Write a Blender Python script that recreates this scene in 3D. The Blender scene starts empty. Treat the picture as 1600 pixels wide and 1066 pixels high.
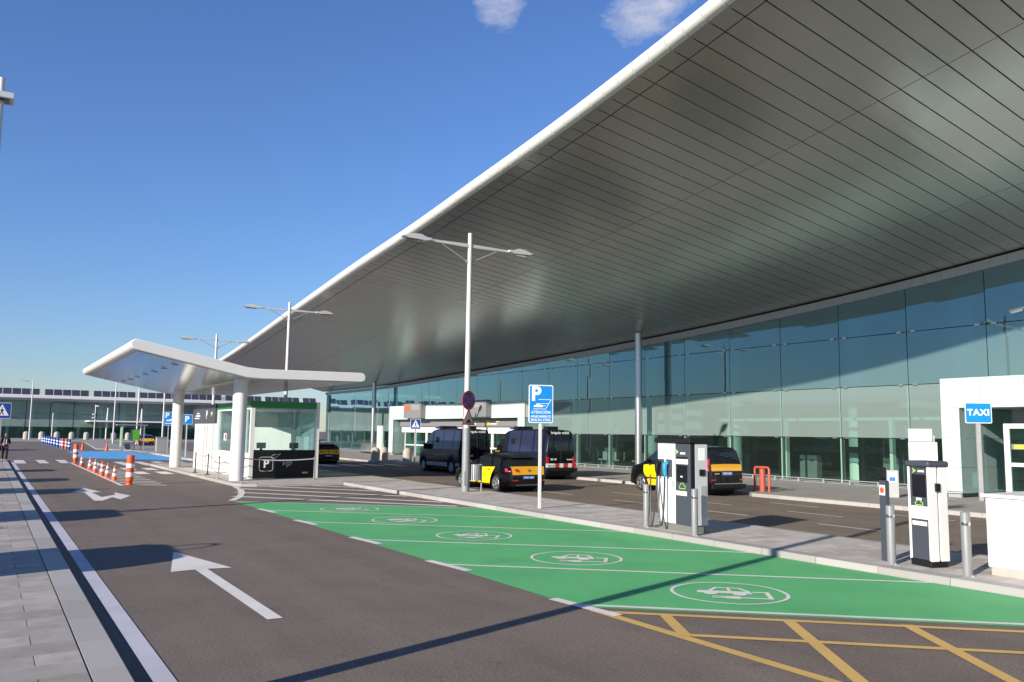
import bpy, bmesh, math, random
from mathutils import Vector, Matrix, Euler
random.seed(7)
SC = bpy.context.scene
COL = SC.collection
R = math.radians

# ------------------------------------------------------------------ camera, sky, sun, exposure
cam_d = bpy.data.cameras.new('camera')
cam = bpy.data.objects.new('camera', cam_d); COL.objects.link(cam)
cam_d.sensor_width = 36.0; cam_d.lens = 36.0 * 1300 / 1600
cam_d.clip_start = 0.1; cam_d.clip_end = 3000
cr, cu, cf = (0.847, -0.5315, 0.0136), (-0.0699, -0.086, 0.9938), (0.527, 0.8427, 0.11)
cam.matrix_world = Matrix(((cr[0], cu[0], -cf[0], 0), (cr[1], cu[1], -cf[1], 0), (cr[2], cu[2], -cf[2], 2.3), (0, 0, 0, 1)))
SC.camera = cam

SUN_EL = R(20.5)
SHX, SHY = 0.952, 0.305                      # horizontal direction in which shadows fall
world = bpy.data.worlds.new('World'); SC.world = world; world.use_nodes = True
wn, wl = world.node_tree.nodes, world.node_tree.links
wn.clear()
w_out = wn.new('ShaderNodeOutputWorld'); w_bg = wn.new('ShaderNodeBackground')
sky = wn.new('ShaderNodeTexSky'); sky.sky_type = 'NISHITA'; sky.sun_disc = False
sky.sun_elevation = SUN_EL; sky.sun_rotation = math.atan2(-SHX, -SHY)
sky.altitude = 0; sky.air_density = 1.3; sky.dust_density = 0.0; sky.ozone_density = 4.0
w_bg.inputs['Strength'].default_value = 0.114
# a few fair-weather clouds high above the terminal
wtc = wn.new('ShaderNodeTexCoord')
wmap = wn.new('ShaderNodeMapping'); wmap.inputs['Scale'].default_value = (1.0, 1.0, 2.0)
wnz = wn.new('ShaderNodeTexNoise'); wnz.inputs['Scale'].default_value = 11; wnz.inputs['Detail'].default_value = 9; wnz.inputs['Roughness'].default_value = 0.66
wl.new(wtc.outputs['Generated'], wmap.inputs['Vector']); wl.new(wmap.outputs['Vector'], wnz.inputs['Vector'])
acc = None
for (d, cosr, wgt) in (((0.453, 0.757, 0.471), 0.9991, 0.74), ((0.578, 0.665, 0.472), 0.9972, 0.9)):
    dp = wn.new('ShaderNodeVectorMath'); dp.operation = 'DOT_PRODUCT'; dp.inputs[1].default_value = Vector(d).normalized()
    wl.new(wtc.outputs['Generated'], dp.inputs[0])
    mr = wn.new('ShaderNodeMapRange'); mr.inputs['From Min'].default_value = cosr; mr.inputs['From Max'].default_value = 1.0
    mr.inputs['To Min'].default_value = 0; mr.inputs['To Max'].default_value = wgt
    wl.new(dp.outputs['Value'], mr.inputs['Value'])
    if acc is None: acc = mr.outputs[0]
    else:
        mx = wn.new('ShaderNodeMath'); mx.operation = 'MAXIMUM'; wl.new(acc, mx.inputs[0]); wl.new(mr.outputs[0], mx.inputs[1]); acc = mx.outputs[0]
th = wn.new('ShaderNodeMapRange'); th.inputs['From Min'].default_value = 0.30; th.inputs['From Max'].default_value = 0.74
wl.new(wnz.outputs['Fac'], th.inputs['Value'])
ml = wn.new('ShaderNodeMath'); ml.operation = 'ADD'; wl.new(acc, ml.inputs[0]); wl.new(th.outputs[0], ml.inputs[1])
ms = wn.new('ShaderNodeMath'); ms.operation = 'SUBTRACT'; ms.inputs[1].default_value = 1.0; wl.new(ml.outputs[0], ms.inputs[0])
ml2 = wn.new('ShaderNodeMath'); ml2.operation = 'MULTIPLY'; ml2.use_clamp = True; wl.new(ms.outputs[0], ml2.inputs[0]); ml2.inputs[1].default_value = 1.25
wtint = wn.new('ShaderNodeVectorMath'); wtint.operation = 'MULTIPLY'; wtint.inputs[1].default_value = (0.54, 0.655, 0.95); wl.new(sky.outputs[0], wtint.inputs[0])
wmix = wn.new('ShaderNodeMix'); wmix.data_type = 'RGBA'
wl.new(ml2.outputs[0], wmix.inputs['Factor']); wl.new(wtint.outputs[0], wmix.inputs['A']); wmix.inputs['B'].default_value = (3.9, 3.95, 4.6, 1)
wl.new(wmix.outputs['Result'], w_bg.inputs['Color']); wl.new(w_bg.outputs[0], w_out.inputs[0])

sun_d = bpy.data.lights.new('sun', 'SUN'); sun_d.energy = 5.0; sun_d.angle = R(0.53); sun_d.color = (1.0, 0.91, 0.78)
sun = bpy.data.objects.new('sun', sun_d); COL.objects.link(sun)
sun.rotation_euler = Vector((SHX * math.cos(SUN_EL), SHY * math.cos(SUN_EL), -math.sin(SUN_EL))).to_track_quat('-Z', 'Y').to_euler()

SC.render.engine = 'CYCLES'
SC.view_settings.view_transform = 'Standard'; SC.view_settings.look = 'None'
SC.view_settings.exposure = 0.55; SC.view_settings.gamma = 1.0; SC.view_settings.use_curve_mapping = False
SC.cycles.transparent_max_bounces = 12; SC.cycles.max_bounces = 8

# ------------------------------------------------------------------ helpers
def mat(name, col, rough=0.6, metal=0.0, var=0.0, scale=8.0, bump=0.0, bscale=60.0, spec=0.5, detail=5, coat=0.0, emit=None):
    m = bpy.data.materials.new(name); m.use_nodes = True
    n, l = m.node_tree.nodes, m.node_tree.links
    b = n['Principled BSDF']
    b.inputs['Roughness'].default_value = rough; b.inputs['Metallic'].default_value = metal
    b.inputs['Specular IOR Level'].default_value = spec; b.inputs['Coat Weight'].default_value = coat
    b.inputs['Base Color'].default_value = (*col, 1)
    if emit:
        b.inputs['Emission Color'].default_value = (*col, 1); b.inputs['Emission Strength'].default_value = emit
    if var or bump:
        tc = n.new('ShaderNodeNewGeometry')
    if var:
        nz = n.new('ShaderNodeTexNoise'); nz.inputs['Scale'].default_value = scale; nz.inputs['Detail'].default_value = detail; nz.inputs['Roughness'].default_value = 0.65
        l.new(tc.outputs['Position'], nz.inputs['Vector'])
        rp = n.new('ShaderNodeMapRange'); rp.inputs['From Min'].default_value = 0.25; rp.inputs['From Max'].default_value = 0.75
        rp.inputs['To Min'].default_value = 1 - var; rp.inputs['To Max'].default_value = 1 + var
        l.new(nz.outputs['Fac'], rp.inputs['Value'])
        mx = n.new('ShaderNodeVectorMath'); mx.operation = 'SCALE'; mx.inputs[0].default_value = col
        l.new(rp.outputs[0], mx.inputs['Scale']); l.new(mx.outputs[0], b.inputs['Base Color'])
    if bump:
        nb = n.new('ShaderNodeTexNoise'); nb.inputs['Scale'].default_value = bscale; nb.inputs['Detail'].default_value = 3
        l.new(tc.outputs['Position'], nb.inputs['Vector'])
        bp = n.new('ShaderNodeBump'); bp.inputs['Strength'].default_value = bump; bp.inputs['Distance'].default_value = 0.01
        l.new(nb.outputs['Fac'], bp.inputs['Height']); l.new(bp.outputs[0], b.inputs['Normal'])
    return m

def asphalt(name, col, speck=0.35, patch=0.16):
    m = bpy.data.materials.new(name); m.use_nodes = True
    n, l = m.node_tree.nodes, m.node_tree.links
    b = n['Principled BSDF']; b.inputs['Roughness'].default_value = 0.85; b.inputs['Specular IOR Level'].default_value = 0.3
    g = n.new('ShaderNodeNewGeometry')
    def noise(sc, det, lo, hi, vec=None, f0=0.25, f1=0.75):
        t = n.new('ShaderNodeTexNoise'); t.inputs['Scale'].default_value = sc; t.inputs['Detail'].default_value = det; t.inputs['Roughness'].default_value = 0.7
        l.new(vec or g.outputs['Position'], t.inputs['Vector'])
        r = n.new('ShaderNodeMapRange'); r.inputs['From Min'].default_value = f0; r.inputs['From Max'].default_value = f1
        r.inputs['To Min'].default_value = lo; r.inputs['To Max'].default_value = hi
        l.new(t.outputs['Fac'], r.inputs['Value']); return r.outputs[0], t
    mp = n.new('ShaderNodeMapping'); mp.inputs['Scale'].default_value = (1.0, 0.035, 1.0); l.new(g.outputs['Position'], mp.inputs['Vector'])
    a, _ = noise(0.55, 6, 1 - patch, 1 + patch)
    s, ts = noise(85, 4, 1 - speck, 1 + speck)
    w, _ = noise(1.3, 4, 1 - patch * 0.9, 1 + patch * 0.9, mp.outputs[0])
    o, _ = noise(1.7, 9, 1.0, 0.62, None, 0.60, 0.74)
    mid, _ = noise(30, 3, 0.66, 1.34, None, 0.3, 0.7)
    cur = None
    for x in (a, s, w, o, mid):
        if cur is None: cur = x
        else:
            k = n.new('ShaderNodeMath'); k.operation = 'MULTIPLY'; l.new(cur, k.inputs[0]); l.new(x, k.inputs[1]); cur = k.outputs[0]
    mx = n.new('ShaderNodeVectorMath'); mx.operation = 'SCALE'; mx.inputs[0].default_value = col
    l.new(cur, mx.inputs['Scale']); l.new(mx.outputs[0], b.inputs['Base Color'])
    bp = n.new('ShaderNodeBump'); bp.inputs['Strength'].default_value = 0.5; bp.inputs['Distance'].default_value = 0.006
    l.new(ts.outputs['Fac'], bp.inputs['Height']); l.new(bp.outputs[0], b.inputs['Normal'])
    return m

def paint(name, col, wear=0.5):
    """road paint with worn patches that let the asphalt tone through"""
    m = bpy.data.materials.new(name); m.use_nodes = True
    n, l = m.node_tree.nodes, m.node_tree.links
    b = n['Principled BSDF']; b.inputs['Roughness'].default_value = 0.75; b.inputs['Specular IOR Level'].default_value = 0.3
    g = n.new('ShaderNodeNewGeometry')
    t = n.new('ShaderNodeTexNoise'); t.inputs['Scale'].default_value = 38; t.inputs['Detail'].default_value = 8; t.inputs['Roughness'].default_value = 0.75
    t2 = n.new('ShaderNodeTexNoise'); t2.inputs['Scale'].default_value = 0.9; t2.inputs['Detail'].default_value = 5
    for q in (t, t2): l.new(g.outputs['Position'], q.inputs['Vector'])
    ad = n.new('ShaderNodeMath'); ad.operation = 'ADD'; l.new(t.outputs['Fac'], ad.inputs[0]); l.new(t2.outputs['Fac'], ad.inputs[1])
    r = n.new('ShaderNodeMapRange'); r.inputs['From Min'].default_value = 1.10; r.inputs['From Max'].default_value = 1.35
    r.inputs['To Min'].default_value = 0; r.inputs['To Max'].default_value = wear; l.new(ad.outputs[0], r.inputs['Value'])
    mx = n.new('ShaderNodeMix'); mx.data_type = 'RGBA'; mx.inputs['A'].default_value = (*col, 1); mx.inputs['B'].default_value = (0.11, 0.10, 0.095, 1)
    l.new(r.outputs[0], mx.inputs['Factor'])
    v = n.new('ShaderNodeMapRange'); v.inputs['From Min'].default_value = 0.3; v.inputs['From Max'].default_value = 0.7; v.inputs['To Min'].default_value = 0.88; v.inputs['To Max'].default_value = 1.1
    l.new(t2.outputs['Fac'], v.inputs['Value'])
    sc = n.new('ShaderNodeVectorMath'); sc.operation = 'SCALE'; l.new(mx.outputs['Result'], sc.inputs[0]); l.new(v.outputs[0], sc.inputs['Scale'])
    l.new(sc.outputs[0], b.inputs['Base Color'])
    bp = n.new('ShaderNodeBump'); bp.inputs['Strength'].default_value = 0.35; bp.inputs['Distance'].default_value = 0.005
    l.new(t.outputs['Fac'], bp.inputs['Height']); l.new(bp.outputs[0], b.inputs['Normal'])
    return m

def glass(name, tint, frit, fritcol, refl=1.0, rough=0.0):
    m = bpy.data.materials.new(name); m.use_nodes = True
    n, l = m.node_tree.nodes, m.node_tree.links
    n.remove(n['Principled BSDF']); out = n['Material Output']
    tr = n.new('ShaderNodeBsdfTransparent'); tr.inputs[0].default_value = (*tint, 1)
    df = n.new('ShaderNodeBsdfDiffuse'); df.inputs[0].default_value = (*fritcol, 1)
    gl = n.new('ShaderNodeBsdfGlossy'); gl.inputs['Roughness'].default_value = rough; gl.inputs['Color'].default_value = (0.60, 0.93, 1.0, 1)
    g = n.new('ShaderNodeNewGeometry')
    nz = n.new('ShaderNodeTexNoise'); nz.inputs['Scale'].default_value = 0.35; nz.inputs['Detail'].default_value = 2
    l.new(g.outputs['Position'], nz.inputs['Vector'])
    bp = n.new('ShaderNodeBump'); bp.inputs['Strength'].default_value = 0.12; bp.inputs['Distance'].default_value = 0.02
    l.new(nz.outputs['Fac'], bp.inputs['Height']); l.new(bp.outputs[0], gl.inputs['Normal'])
    m1 = n.new('ShaderNodeMixShader'); m1.inputs[0].default_value = frit
    l.new(tr.outputs[0], m1.inputs[1]); l.new(df.outputs[0], m1.inputs[2])
    lw = n.new('ShaderNodeLayerWeight'); lw.inputs['Blend'].default_value = 0.5       # symmetric Schlick term: the same from both sides of a pane
    pw = n.new('ShaderNodeMath'); pw.operation = 'POWER'; pw.inputs[1].default_value = 3.2; l.new(lw.outputs['Facing'], pw.inputs[0])
    ma = n.new('ShaderNodeMath'); ma.operation = 'MULTIPLY_ADD'; ma.inputs[1].default_value = 0.95; ma.inputs[2].default_value = 0.05; l.new(pw.outputs[0], ma.inputs[0])
    k = n.new('ShaderNodeMath'); k.operation = 'MULTIPLY'; k.use_clamp = True; k.inputs[1].default_value = refl; l.new(ma.outputs[0], k.inputs[0])
    m2 = n.new('ShaderNodeMixShader'); l.new(k.outputs[0], m2.inputs[0]); l.new(m1.outputs[0], m2.inputs[1]); l.new(gl.outputs[0], m2.inputs[2])
    l.new(m2.outputs[0], out.inputs[0])
    return m

M = {}
def setup_materials():
    M['asphalt'] = asphalt('asphalt', (0.168, 0.136, 0.112), 0.6, 0.16)
    M['asphalt2'] = asphalt('drop_off_asphalt', (0.175, 0.142, 0.112), 0.6, 0.2)
    M['white_paint'] = paint('white_road_paint', (0.70, 0.67, 0.62), 0.5)
    M['pale_line'] = paint('pale_line_paint', (0.50, 0.49, 0.55), 0.6)
    M['slab_light'] = [mat('island_paving_%d' % i, (0.44 * k, 0.405 * k, 0.37 * k), 0.85, 0, 0.2, 3.0, 0.3, 90) for i, k in enumerate((0.88, 0.96, 1.03, 1.1))]
    M['green_paint'] = paint('green_road_paint', (0.105, 0.42, 0.16), 0.42)
    M['blue_paint'] = paint('blue_road_paint', (0.10, 0.38, 0.72), 0.3)
    M['yellow_paint'] = paint('yellow_road_paint', (0.62, 0.40, 0.13), 0.5)
    M['slab'] = [mat('paving_%d' % i, (0.345 * k, 0.315 * k, 0.285 * k), 0.85, 0, 0.22, 3.0, 0.3, 90) for i, k in enumerate((0.86, 0.95, 1.0, 1.07, 1.14))]
    M['joint'] = mat('paving_joint', (0.09, 0.085, 0.08), 0.95, 0, 0.2, 20)
    M['granite'] = [mat('granite_kerb_%d' % i, (0.37 * k, 0.35 * k, 0.33 * k), 0.75, 0, 0.30, 140, 0.3, 160) for i, k in enumerate((0.9, 1.0, 1.08))]
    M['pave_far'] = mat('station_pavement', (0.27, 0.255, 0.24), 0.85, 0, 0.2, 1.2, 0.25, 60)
    M['white'] = mat('white_coating', (0.74, 0.73, 0.71), 0.35, 0, 0.03, 1.5)
    M['white_wall'] = mat('white_wall_panel', (0.72, 0.71, 0.69), 0.5, 0, 0.05, 1.0)
    M['fascia'] = mat('white_fascia', (0.68, 0.68, 0.65), 0.38, 0, 0.05, 0.9)
    M['soffit'] = [mat('soffit_panel_%d' % i, (0.46 * k, 0.475 * k, 0.455 * k), 0.24, 0.6, 0.04, 0.7) for i, k in enumerate((0.985, 1.0, 1.015))]
    M['canopy_soffit'] = mat('canopy_lining', (0.62, 0.63, 0.62), 0.16, 0.6, 0.04, 1.0)
    M['dark'] = mat('dark_void', (0.02, 0.02, 0.02), 0.8)
    M['black'] = mat('black_plastic', (0.012, 0.012, 0.013), 0.5, spec=0.25)
    M['bollard'] = mat('grey_bollard', (0.23, 0.235, 0.24), 0.5, 0.1, 0.08, 6)
    M['rubber'] = mat('rubber', (0.015, 0.015, 0.016), 0.8, 0, 0.2, 30)
    M['steel'] = mat('brushed_steel', (0.55, 0.55, 0.55), 0.32, 0.9, 0.08, 6)
    M['galv'] = mat('galvanised_steel', (0.42, 0.43, 0.44), 0.5, 0.35, 0.10, 5)
    M['pole'] = mat('painted_pole', (0.60, 0.60, 0.59), 0.45, 0.1, 0.06, 4)
    M['grey_sleeve'] = mat('grey_sleeve', (0.27, 0.28, 0.29), 0.5, 0.2, 0.1, 5)
    M['glass_up'] = glass('fritted_glass', (0.10, 0.28, 0.34), 0.19, (0.46, 0.74, 0.76), 2.9)
    M['glass_mid'] = glass('frosted_band_glass', (0.28, 0.46, 0.46), 0.30, (0.54, 0.71, 0.67), 1.6)
    M['glass_low'] = glass('clear_green_glass', (0.52, 0.70, 0.62), 0.02, (0.4, 0.6, 0.55), 0.9)
    M['glass_kiosk'] = glass('kiosk_glass', (0.90, 0.95, 0.94), 0.06, (0.6, 0.7, 0.7), 0.9)
    M['glass_side'] = glass('pale_glass', (0.55, 0.70, 0.68), 0.40, (0.55, 0.70, 0.68), 1.0)
    M['portal'] = mat('pale_green_cladding', (0.50, 0.64, 0.62), 0.2, 0, 0.04, 0.8, spec=0.4)
    M['int_floor'] = mat('interior_floor', (0.20, 0.21, 0.20), 0.3)
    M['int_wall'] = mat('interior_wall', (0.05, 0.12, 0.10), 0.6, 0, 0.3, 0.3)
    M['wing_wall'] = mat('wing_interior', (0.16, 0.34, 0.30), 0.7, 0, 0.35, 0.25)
    M['int_white'] = mat('interior_white', (0.80, 0.80, 0.78), 0.5)
    M['solar'] = mat('solar_cell', (0.05, 0.05, 0.075), 0.25, 0, 0.2, 0.6)
    M['grey_box'] = mat('grey_sign_box', (0.20, 0.20, 0.21), 0.5, 0, 0.05, 2)
    M['orange'] = mat('orange_print', (0.55, 0.12, 0.05), 0.5)
    M['yellow_txt'] = mat('yellow_print', (0.8, 0.55, 0.05), 0.5)
    M['white_txt'] = mat('white_print', (0.82, 0.82, 0.82), 0.45)
    M['grey_txt'] = mat('grey_print', (0.45, 0.45, 0.46), 0.5)
    M['sign_blue'] = mat('sign_blue', (0.005, 0.22, 0.62), 0.4)
    M['sign_navy'] = mat('sign_navy', (0.015, 0.06, 0.30), 0.4)
    M['sign_red'] = mat('sign_red', (0.50, 0.02, 0.025), 0.4)
    M['kiosk_green'] = mat('kiosk_green', (0.02, 0.22, 0.055), 0.4)
    M['charger_dark'] = mat('charger_slate', (0.055, 0.062, 0.080), 0.42)
    M['charger_grey'] = mat('charger_light_grey', (0.50, 0.50, 0.51), 0.45)
    M['charger_foot'] = mat('charger_foot', (0.16, 0.17, 0.15), 0.6)
    M['screen'] = mat('screen_glass', (0.01, 0.01, 0.014), 0.08)
    M['lime'] = mat('lime_print', (0.35, 0.62, 0.10), 0.5)
    M['cable_blue'] = mat('plug_blue', (0.03, 0.30, 0.55), 0.45)
    M['cable'] = mat('charging_cable', (0.05, 0.05, 0.055), 0.45)
    M['red_paint'] = mat('red_enamel', (0.42, 0.08, 0.05), 0.5, 0, 0.2, 5)
    M['cone_red'] = mat('cone_orange', (0.72, 0.10, 0.04), 0.5, 0, 0.06, 8)
    M['blue_post'] = mat('blue_post', (0.015, 0.10, 0.42), 0.45)
    M['stone'] = mat('cast_stone', (0.42, 0.38, 0.33), 0.85, 0, 0.15, 6, 0.3, 60)
    M['car_black'] = mat('car_black', (0.004, 0.004, 0.005), 0.22, 0, spec=0.3, coat=0.15)
    M['car_navy'] = mat('police_navy', (0.006, 0.007, 0.020), 0.24, 0, spec=0.3, coat=0.15)
    M['car_yellow'] = mat('taxi_yellow', (0.86, 0.60, 0.0), 0.25, 0, coat=0.7)
    M['car_amber'] = mat('taxi_amber', (0.85, 0.42, 0.008), 0.25, 0, coat=0.7)
    M['car_glass'] = mat('car_glass', (0.012, 0.015, 0.02), 0.04, 0, spec=0.8)
    M['police_glass'] = mat('police_window', (0.020, 0.026, 0.060), 0.08, 0, spec=0.6)
    M['rim'] = mat('alloy_rim', (0.50, 0.50, 0.51), 0.3, 0.7)
    M['chrome'] = mat('chrome', (0.6, 0.6, 0.6), 0.12, 1.0)
    M['lamp_red'] = mat('tail_lamp', (0.50, 0.012, 0.015), 0.15, 0, coat=1.0)
    M['lamp_clear'] = mat('clear_lamp', (0.6, 0.6, 0.6), 0.12, 0.2, coat=1.0)
    M['plate_blue'] = mat('plate_blue', (0.05, 0.17, 0.52), 0.4)
    M['plate_white'] = mat('plate_white', (0.75, 0.75, 0.73), 0.4)
    M['check_pink'] = mat('reflective_white', (0.58, 0.50, 0.53), 0.4)
    M['skin'] = mat('skin', (0.55, 0.33, 0.25), 0.5)
    M['hair'] = mat('hair', (0.025, 0.015, 0.010), 0.6)
    M['coat_dark'] = mat('dark_cloth', (0.02, 0.02, 0.025), 0.85)
    M['coat_grey'] = mat('grey_cloth', (0.16, 0.16, 0.17), 0.9, 0, 0.2, 20)
    M['cloth_light'] = mat('light_cloth', (0.6, 0.6, 0.6), 0.9)
    M['shelter_green'] = mat('shelter_green', (0.25, 0.48, 0.20), 0.3)
    M['poster_green'] = mat('poster_green', (0.10, 0.42, 0.02), 0.4)
    M['concrete'] = mat('concrete', (0.33, 0.32, 0.30), 0.85, 0, 0.15, 0.5)
    M['paper'] = mat('paper', (0.72, 0.73, 0.72), 0.6)
setup_materials()

class MB:
    def __init__(s): s.v = []; s.f = []; s.m = []; s.mi = 0
    def add(s, vs, fs):
        o = len(s.v); s.v += [tuple(p) for p in vs]
        for q in fs: s.f.append(tuple(o + i for i in q)); s.m.append(s.mi)
        return s
    def box(s, x0, x1, y0, y1, z0, z1):
        vs = [(x0, y0, z0), (x1, y0, z0), (x1, y1, z0), (x0, y1, z0), (x0, y0, z1), (x1, y0, z1), (x1, y1, z1), (x0, y1, z1)]
        return s.add(vs, [(0, 3, 2, 1), (4, 5, 6, 7), (0, 1, 5, 4), (1, 2, 6, 5), (2, 3, 7, 6), (3, 0, 4, 7)])
    def hexa(s, lo, hi):
        vs = list(lo) + list(hi)
        return s.add(vs, [(0, 3, 2, 1), (4, 5, 6, 7), (0, 1, 5, 4), (1, 2, 6, 5), (2, 3, 7, 6), (3, 0, 4, 7)])
    def prism(s, poly, a, b, axis='z'):
        n = len(poly)
        def P(p, t):
            return {'z': (p[0], p[1], t), 'y': (p[0], t, p[1]), 'x': (t, p[0], p[1])}[axis]
        vs = [P(p, a) for p in poly] + [P(p, b) for p in poly]
        fs = [tuple(range(n - 1, -1, -1)), tuple(range(n, 2 * n))] + [(i, (i + 1) % n, n + (i + 1) % n, n + i) for i in range(n)]
        return s.add(vs, fs)
    def flat(s, poly, z):
        return s.add([(p[0], p[1], z) for p in poly], [tuple(range(len(poly)))])
    def cyl(s, p0, p1, r0, r1=None, n=12, cap=True):
        if r1 is None: r1 = r0
        p0, p1 = Vector(p0), Vector(p1); d = (p1 - p0).normalized()
        a = d.orthogonal().normalized(); b = d.cross(a)
        vs = []
        for p, r in ((p0, r0), (p1, r1)):
            for i in range(n):
                t = 2 * math.pi * i / n; vs.append(p + a * math.cos(t) * r + b * math.sin(t) * r)
        fs = [(i, (i + 1) % n, n + (i + 1) % n, n + i) for i in range(n)]
        if cap: fs += [tuple(range(n - 1, -1, -1)), tuple(range(n, 2 * n))]
        return s.add(vs, fs)
    def tube(s, path, r, n=8):
        path = [Vector(p) for p in path]; vs = []; fs = []
        rs = r if isinstance(r, (list, tuple)) else [r] * len(path)
        prev = None
        for k, p in enumerate(path):
            t = (path[min(k + 1, len(path) - 1)] - path[max(k - 1, 0)]).normalized()
            a = t.orthogonal().normalized() if prev is None else (prev - t * prev.dot(t)).normalized()
            prev = a; b = t.cross(a)
            for i in range(n):
                q = 2 * math.pi * i / n; vs.append(p + (a * math.cos(q) + b * math.sin(q)) * rs[k])
        for k in range(len(path) - 1):
            for i in range(n):
                fs.append((k * n + i, k * n + (i + 1) % n, (k + 1) * n + (i + 1) % n, (k + 1) * n + i))
        fs += [tuple(range(n - 1, -1, -1)), tuple(range((len(path) - 1) * n, len(path) * n))]
        return s.add(vs, fs)
    def lathe(s, prof, n=20, c=(0, 0, 0), axis='z'):
        vs = []; fs = []
        for (r, z) in prof:
            for i in range(n):
                t = 2 * math.pi * i / n; x, y = r * math.cos(t), r * math.sin(t)
                p = (x, y, z) if axis == 'z' else (x, z, y)
                vs.append((p[0] + c[0], p[1] + c[1], p[2] + c[2]))
        m = len(prof)
        for k in range(m - 1):
            for i in range(n):
                fs.append((k * n + i, k * n + (i + 1) % n, (k + 1) * n + (i + 1) % n, (k + 1) * n + i))
        fs += [tuple(range(n - 1, -1, -1)), tuple(range((m - 1) * n, m * n))]
        return s.add(vs, fs)
    def mesh(s, name, mats, smooth=False, recalc=True, ang=40):
        me = bpy.data.meshes.new(name); me.from_pydata(s.v, [], s.f)
        if not isinstance(mats, (list, tuple)): mats = [mats]
        for x in mats: me.materials.append(x)
        for p, i in zip(me.polygons, s.m): p.material_index = i
        if recalc:
            bm = bmesh.new(); bm.from_mesh(me); bmesh.ops.recalc_face_normals(bm, faces=bm.faces); bm.to_mesh(me); bm.free()
        if smooth:
            for p in me.polygons: p.use_smooth = True
            me.set_sharp_from_angle(angle=R(ang))
        return me
    def build(s, name, mats, parent=None, smooth=False, bevel=0.0, seg=2, loc=None, rot=None, recalc=True, ang=40):
        o = bpy.data.objects.new(name, s.mesh(name, mats, smooth, recalc, ang)); COL.objects.link(o)
        o.parent = parent
        if loc: o.location = loc
        if rot: o.rotation_euler = rot
        if bevel:
            b = o.modifiers.new('bevel', 'BEVEL'); b.width = bevel; b.segments = seg; b.limit_method = 'ANGLE'; b.angle_limit = R(35)
            if not smooth:
                for p in o.data.polygons: p.use_smooth = True
                o.data.set_sharp_from_angle(angle=R(30)); b.harden_normals = True
        return o

def inst(name, me, parent=None, loc=(0, 0, 0), rot=(0, 0, 0)):
    o = bpy.data.objects.new(name, me); COL.objects.link(o); o.parent = parent; o.location = loc; o.rotation_euler = rot; return o
def thing(name, label, cat, loc=(0, 0, 0), rz=0.0, group=None):
    o = bpy.data.objects.new(name, None); COL.objects.link(o); o.empty_display_size = 0.2
    o.location = loc; o.rotation_euler = (0, 0, rz); tag(o, label, cat, group); return o
def tag(o, label=None, cat=None, group=None, kind=None):
    if label: o['label'] = label
    if cat: o['category'] = cat
    if group: o['group'] = group
    if kind: o['kind'] = kind
    return o
def kids(o): return [c for c in bpy.data.objects if c.parent == o]
def copy_tree(o, parent=None, loc=None, rz=None, label=None):
    c = o.copy(); COL.objects.link(c); c.parent = parent
    if loc is not None: c.location = loc
    if rz is not None: c.rotation_euler = (0, 0, rz)
    if label: c['label'] = label
    for k in kids(o): copy_tree(k, c)
    return c
def sheet(name, polys, z, m, label=None):
    b = MB()
    for i, p in enumerate(polys): b.flat(p, z + (i % 9) * 0.0004)
    o = b.build(name, m, recalc=False)
    for p in o.data.polygons:
        if p.normal.z < 0: p.flip()
    o['kind'] = 'structure'
    if label: o['label'] = label
    return o
def quad(p, q, w):
    d = (Vector(q) - Vector(p)).normalized(); n = Vector((-d.y, d.x)) * w / 2; p, q = Vector(p), Vector(q)
    return [tuple(p + n), tuple(p - n), tuple(q - n), tuple(q + n)]
_tc = {}
def text_mesh(s, size, bold=0.0, shear=0.0, ext=0.002, align='CENTER'):
    key = (s, size, bold, shear, ext, align)
    if key in _tc: return _tc[key]
    cu_ = bpy.data.curves.new('lettering', 'FONT'); cu_.body = s; cu_.size = size; cu_.offset = bold; cu_.shear = shear; cu_.extrude = ext
    cu_.space_character = 1.0 + 4.0 * max(0, bold) / size; cu_.align_x = align; cu_.align_y = 'CENTER'; cu_.resolution_u = 3
    o = bpy.data.objects.new('lettering', cu_); COL.objects.link(o)
    dg = bpy.context.evaluated_depsgraph_get(); me = bpy.data.meshes.new_from_object(o.evaluated_get(dg))
    bpy.data.objects.remove(o); bpy.data.curves.remove(cu_); _tc[key] = me; return me
def text(s, size, m, parent, loc, rot, bold=0.0, shear=0.0, align='CENTER', name='lettering', sx=1.0):
    me = text_mesh(s, size, bold, shear, 0.002, align)
    me = me.copy(); me.materials.clear(); me.materials.append(m)
    o = inst(name, me, parent, loc, rot); o.scale = (sx, 1, 1); return o
FACE_NY = (R(90), 0, 0)            # text facing -Y
FACE_NX = (R(90), 0, R(-90))       # text facing -X
def interp(tab, x):
    if x <= tab[0][0]: return tab[0][1]
    for (a, b), (c, d) in zip(tab, tab[1:]):
        if x <= c: return b + (d - b) * (x - a) / (c - a)
    return tab[-1][1]
def smooth_interp(tab, x):          # Catmull-Rom through the table
    n = len(tab)
    if x <= tab[0][0]: return tab[0][1]
    if x >= tab[-1][0]: return tab[-1][1]
    for i in range(n - 1):
        if x <= tab[i + 1][0]: break
    x0, y0 = tab[i]; x1, y1 = tab[i + 1]; h = x1 - x0; t = (x - x0) / h
    m0 = (y1 - tab[i - 1][1]) / (x1 - tab[i - 1][0]) if i > 0 else (y1 - y0) / h
    m1 = (tab[i + 2][1] - y0) / (tab[i + 2][0] - x0) if i < n - 2 else (y1 - y0) / h
    return (2*t**3 - 3*t*t + 1) * y0 + (t**3 - 2*t*t + t) * h * m0 + (-2*t**3 + 3*t*t) * y1 + (t**3 - t*t) * h * m1

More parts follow.
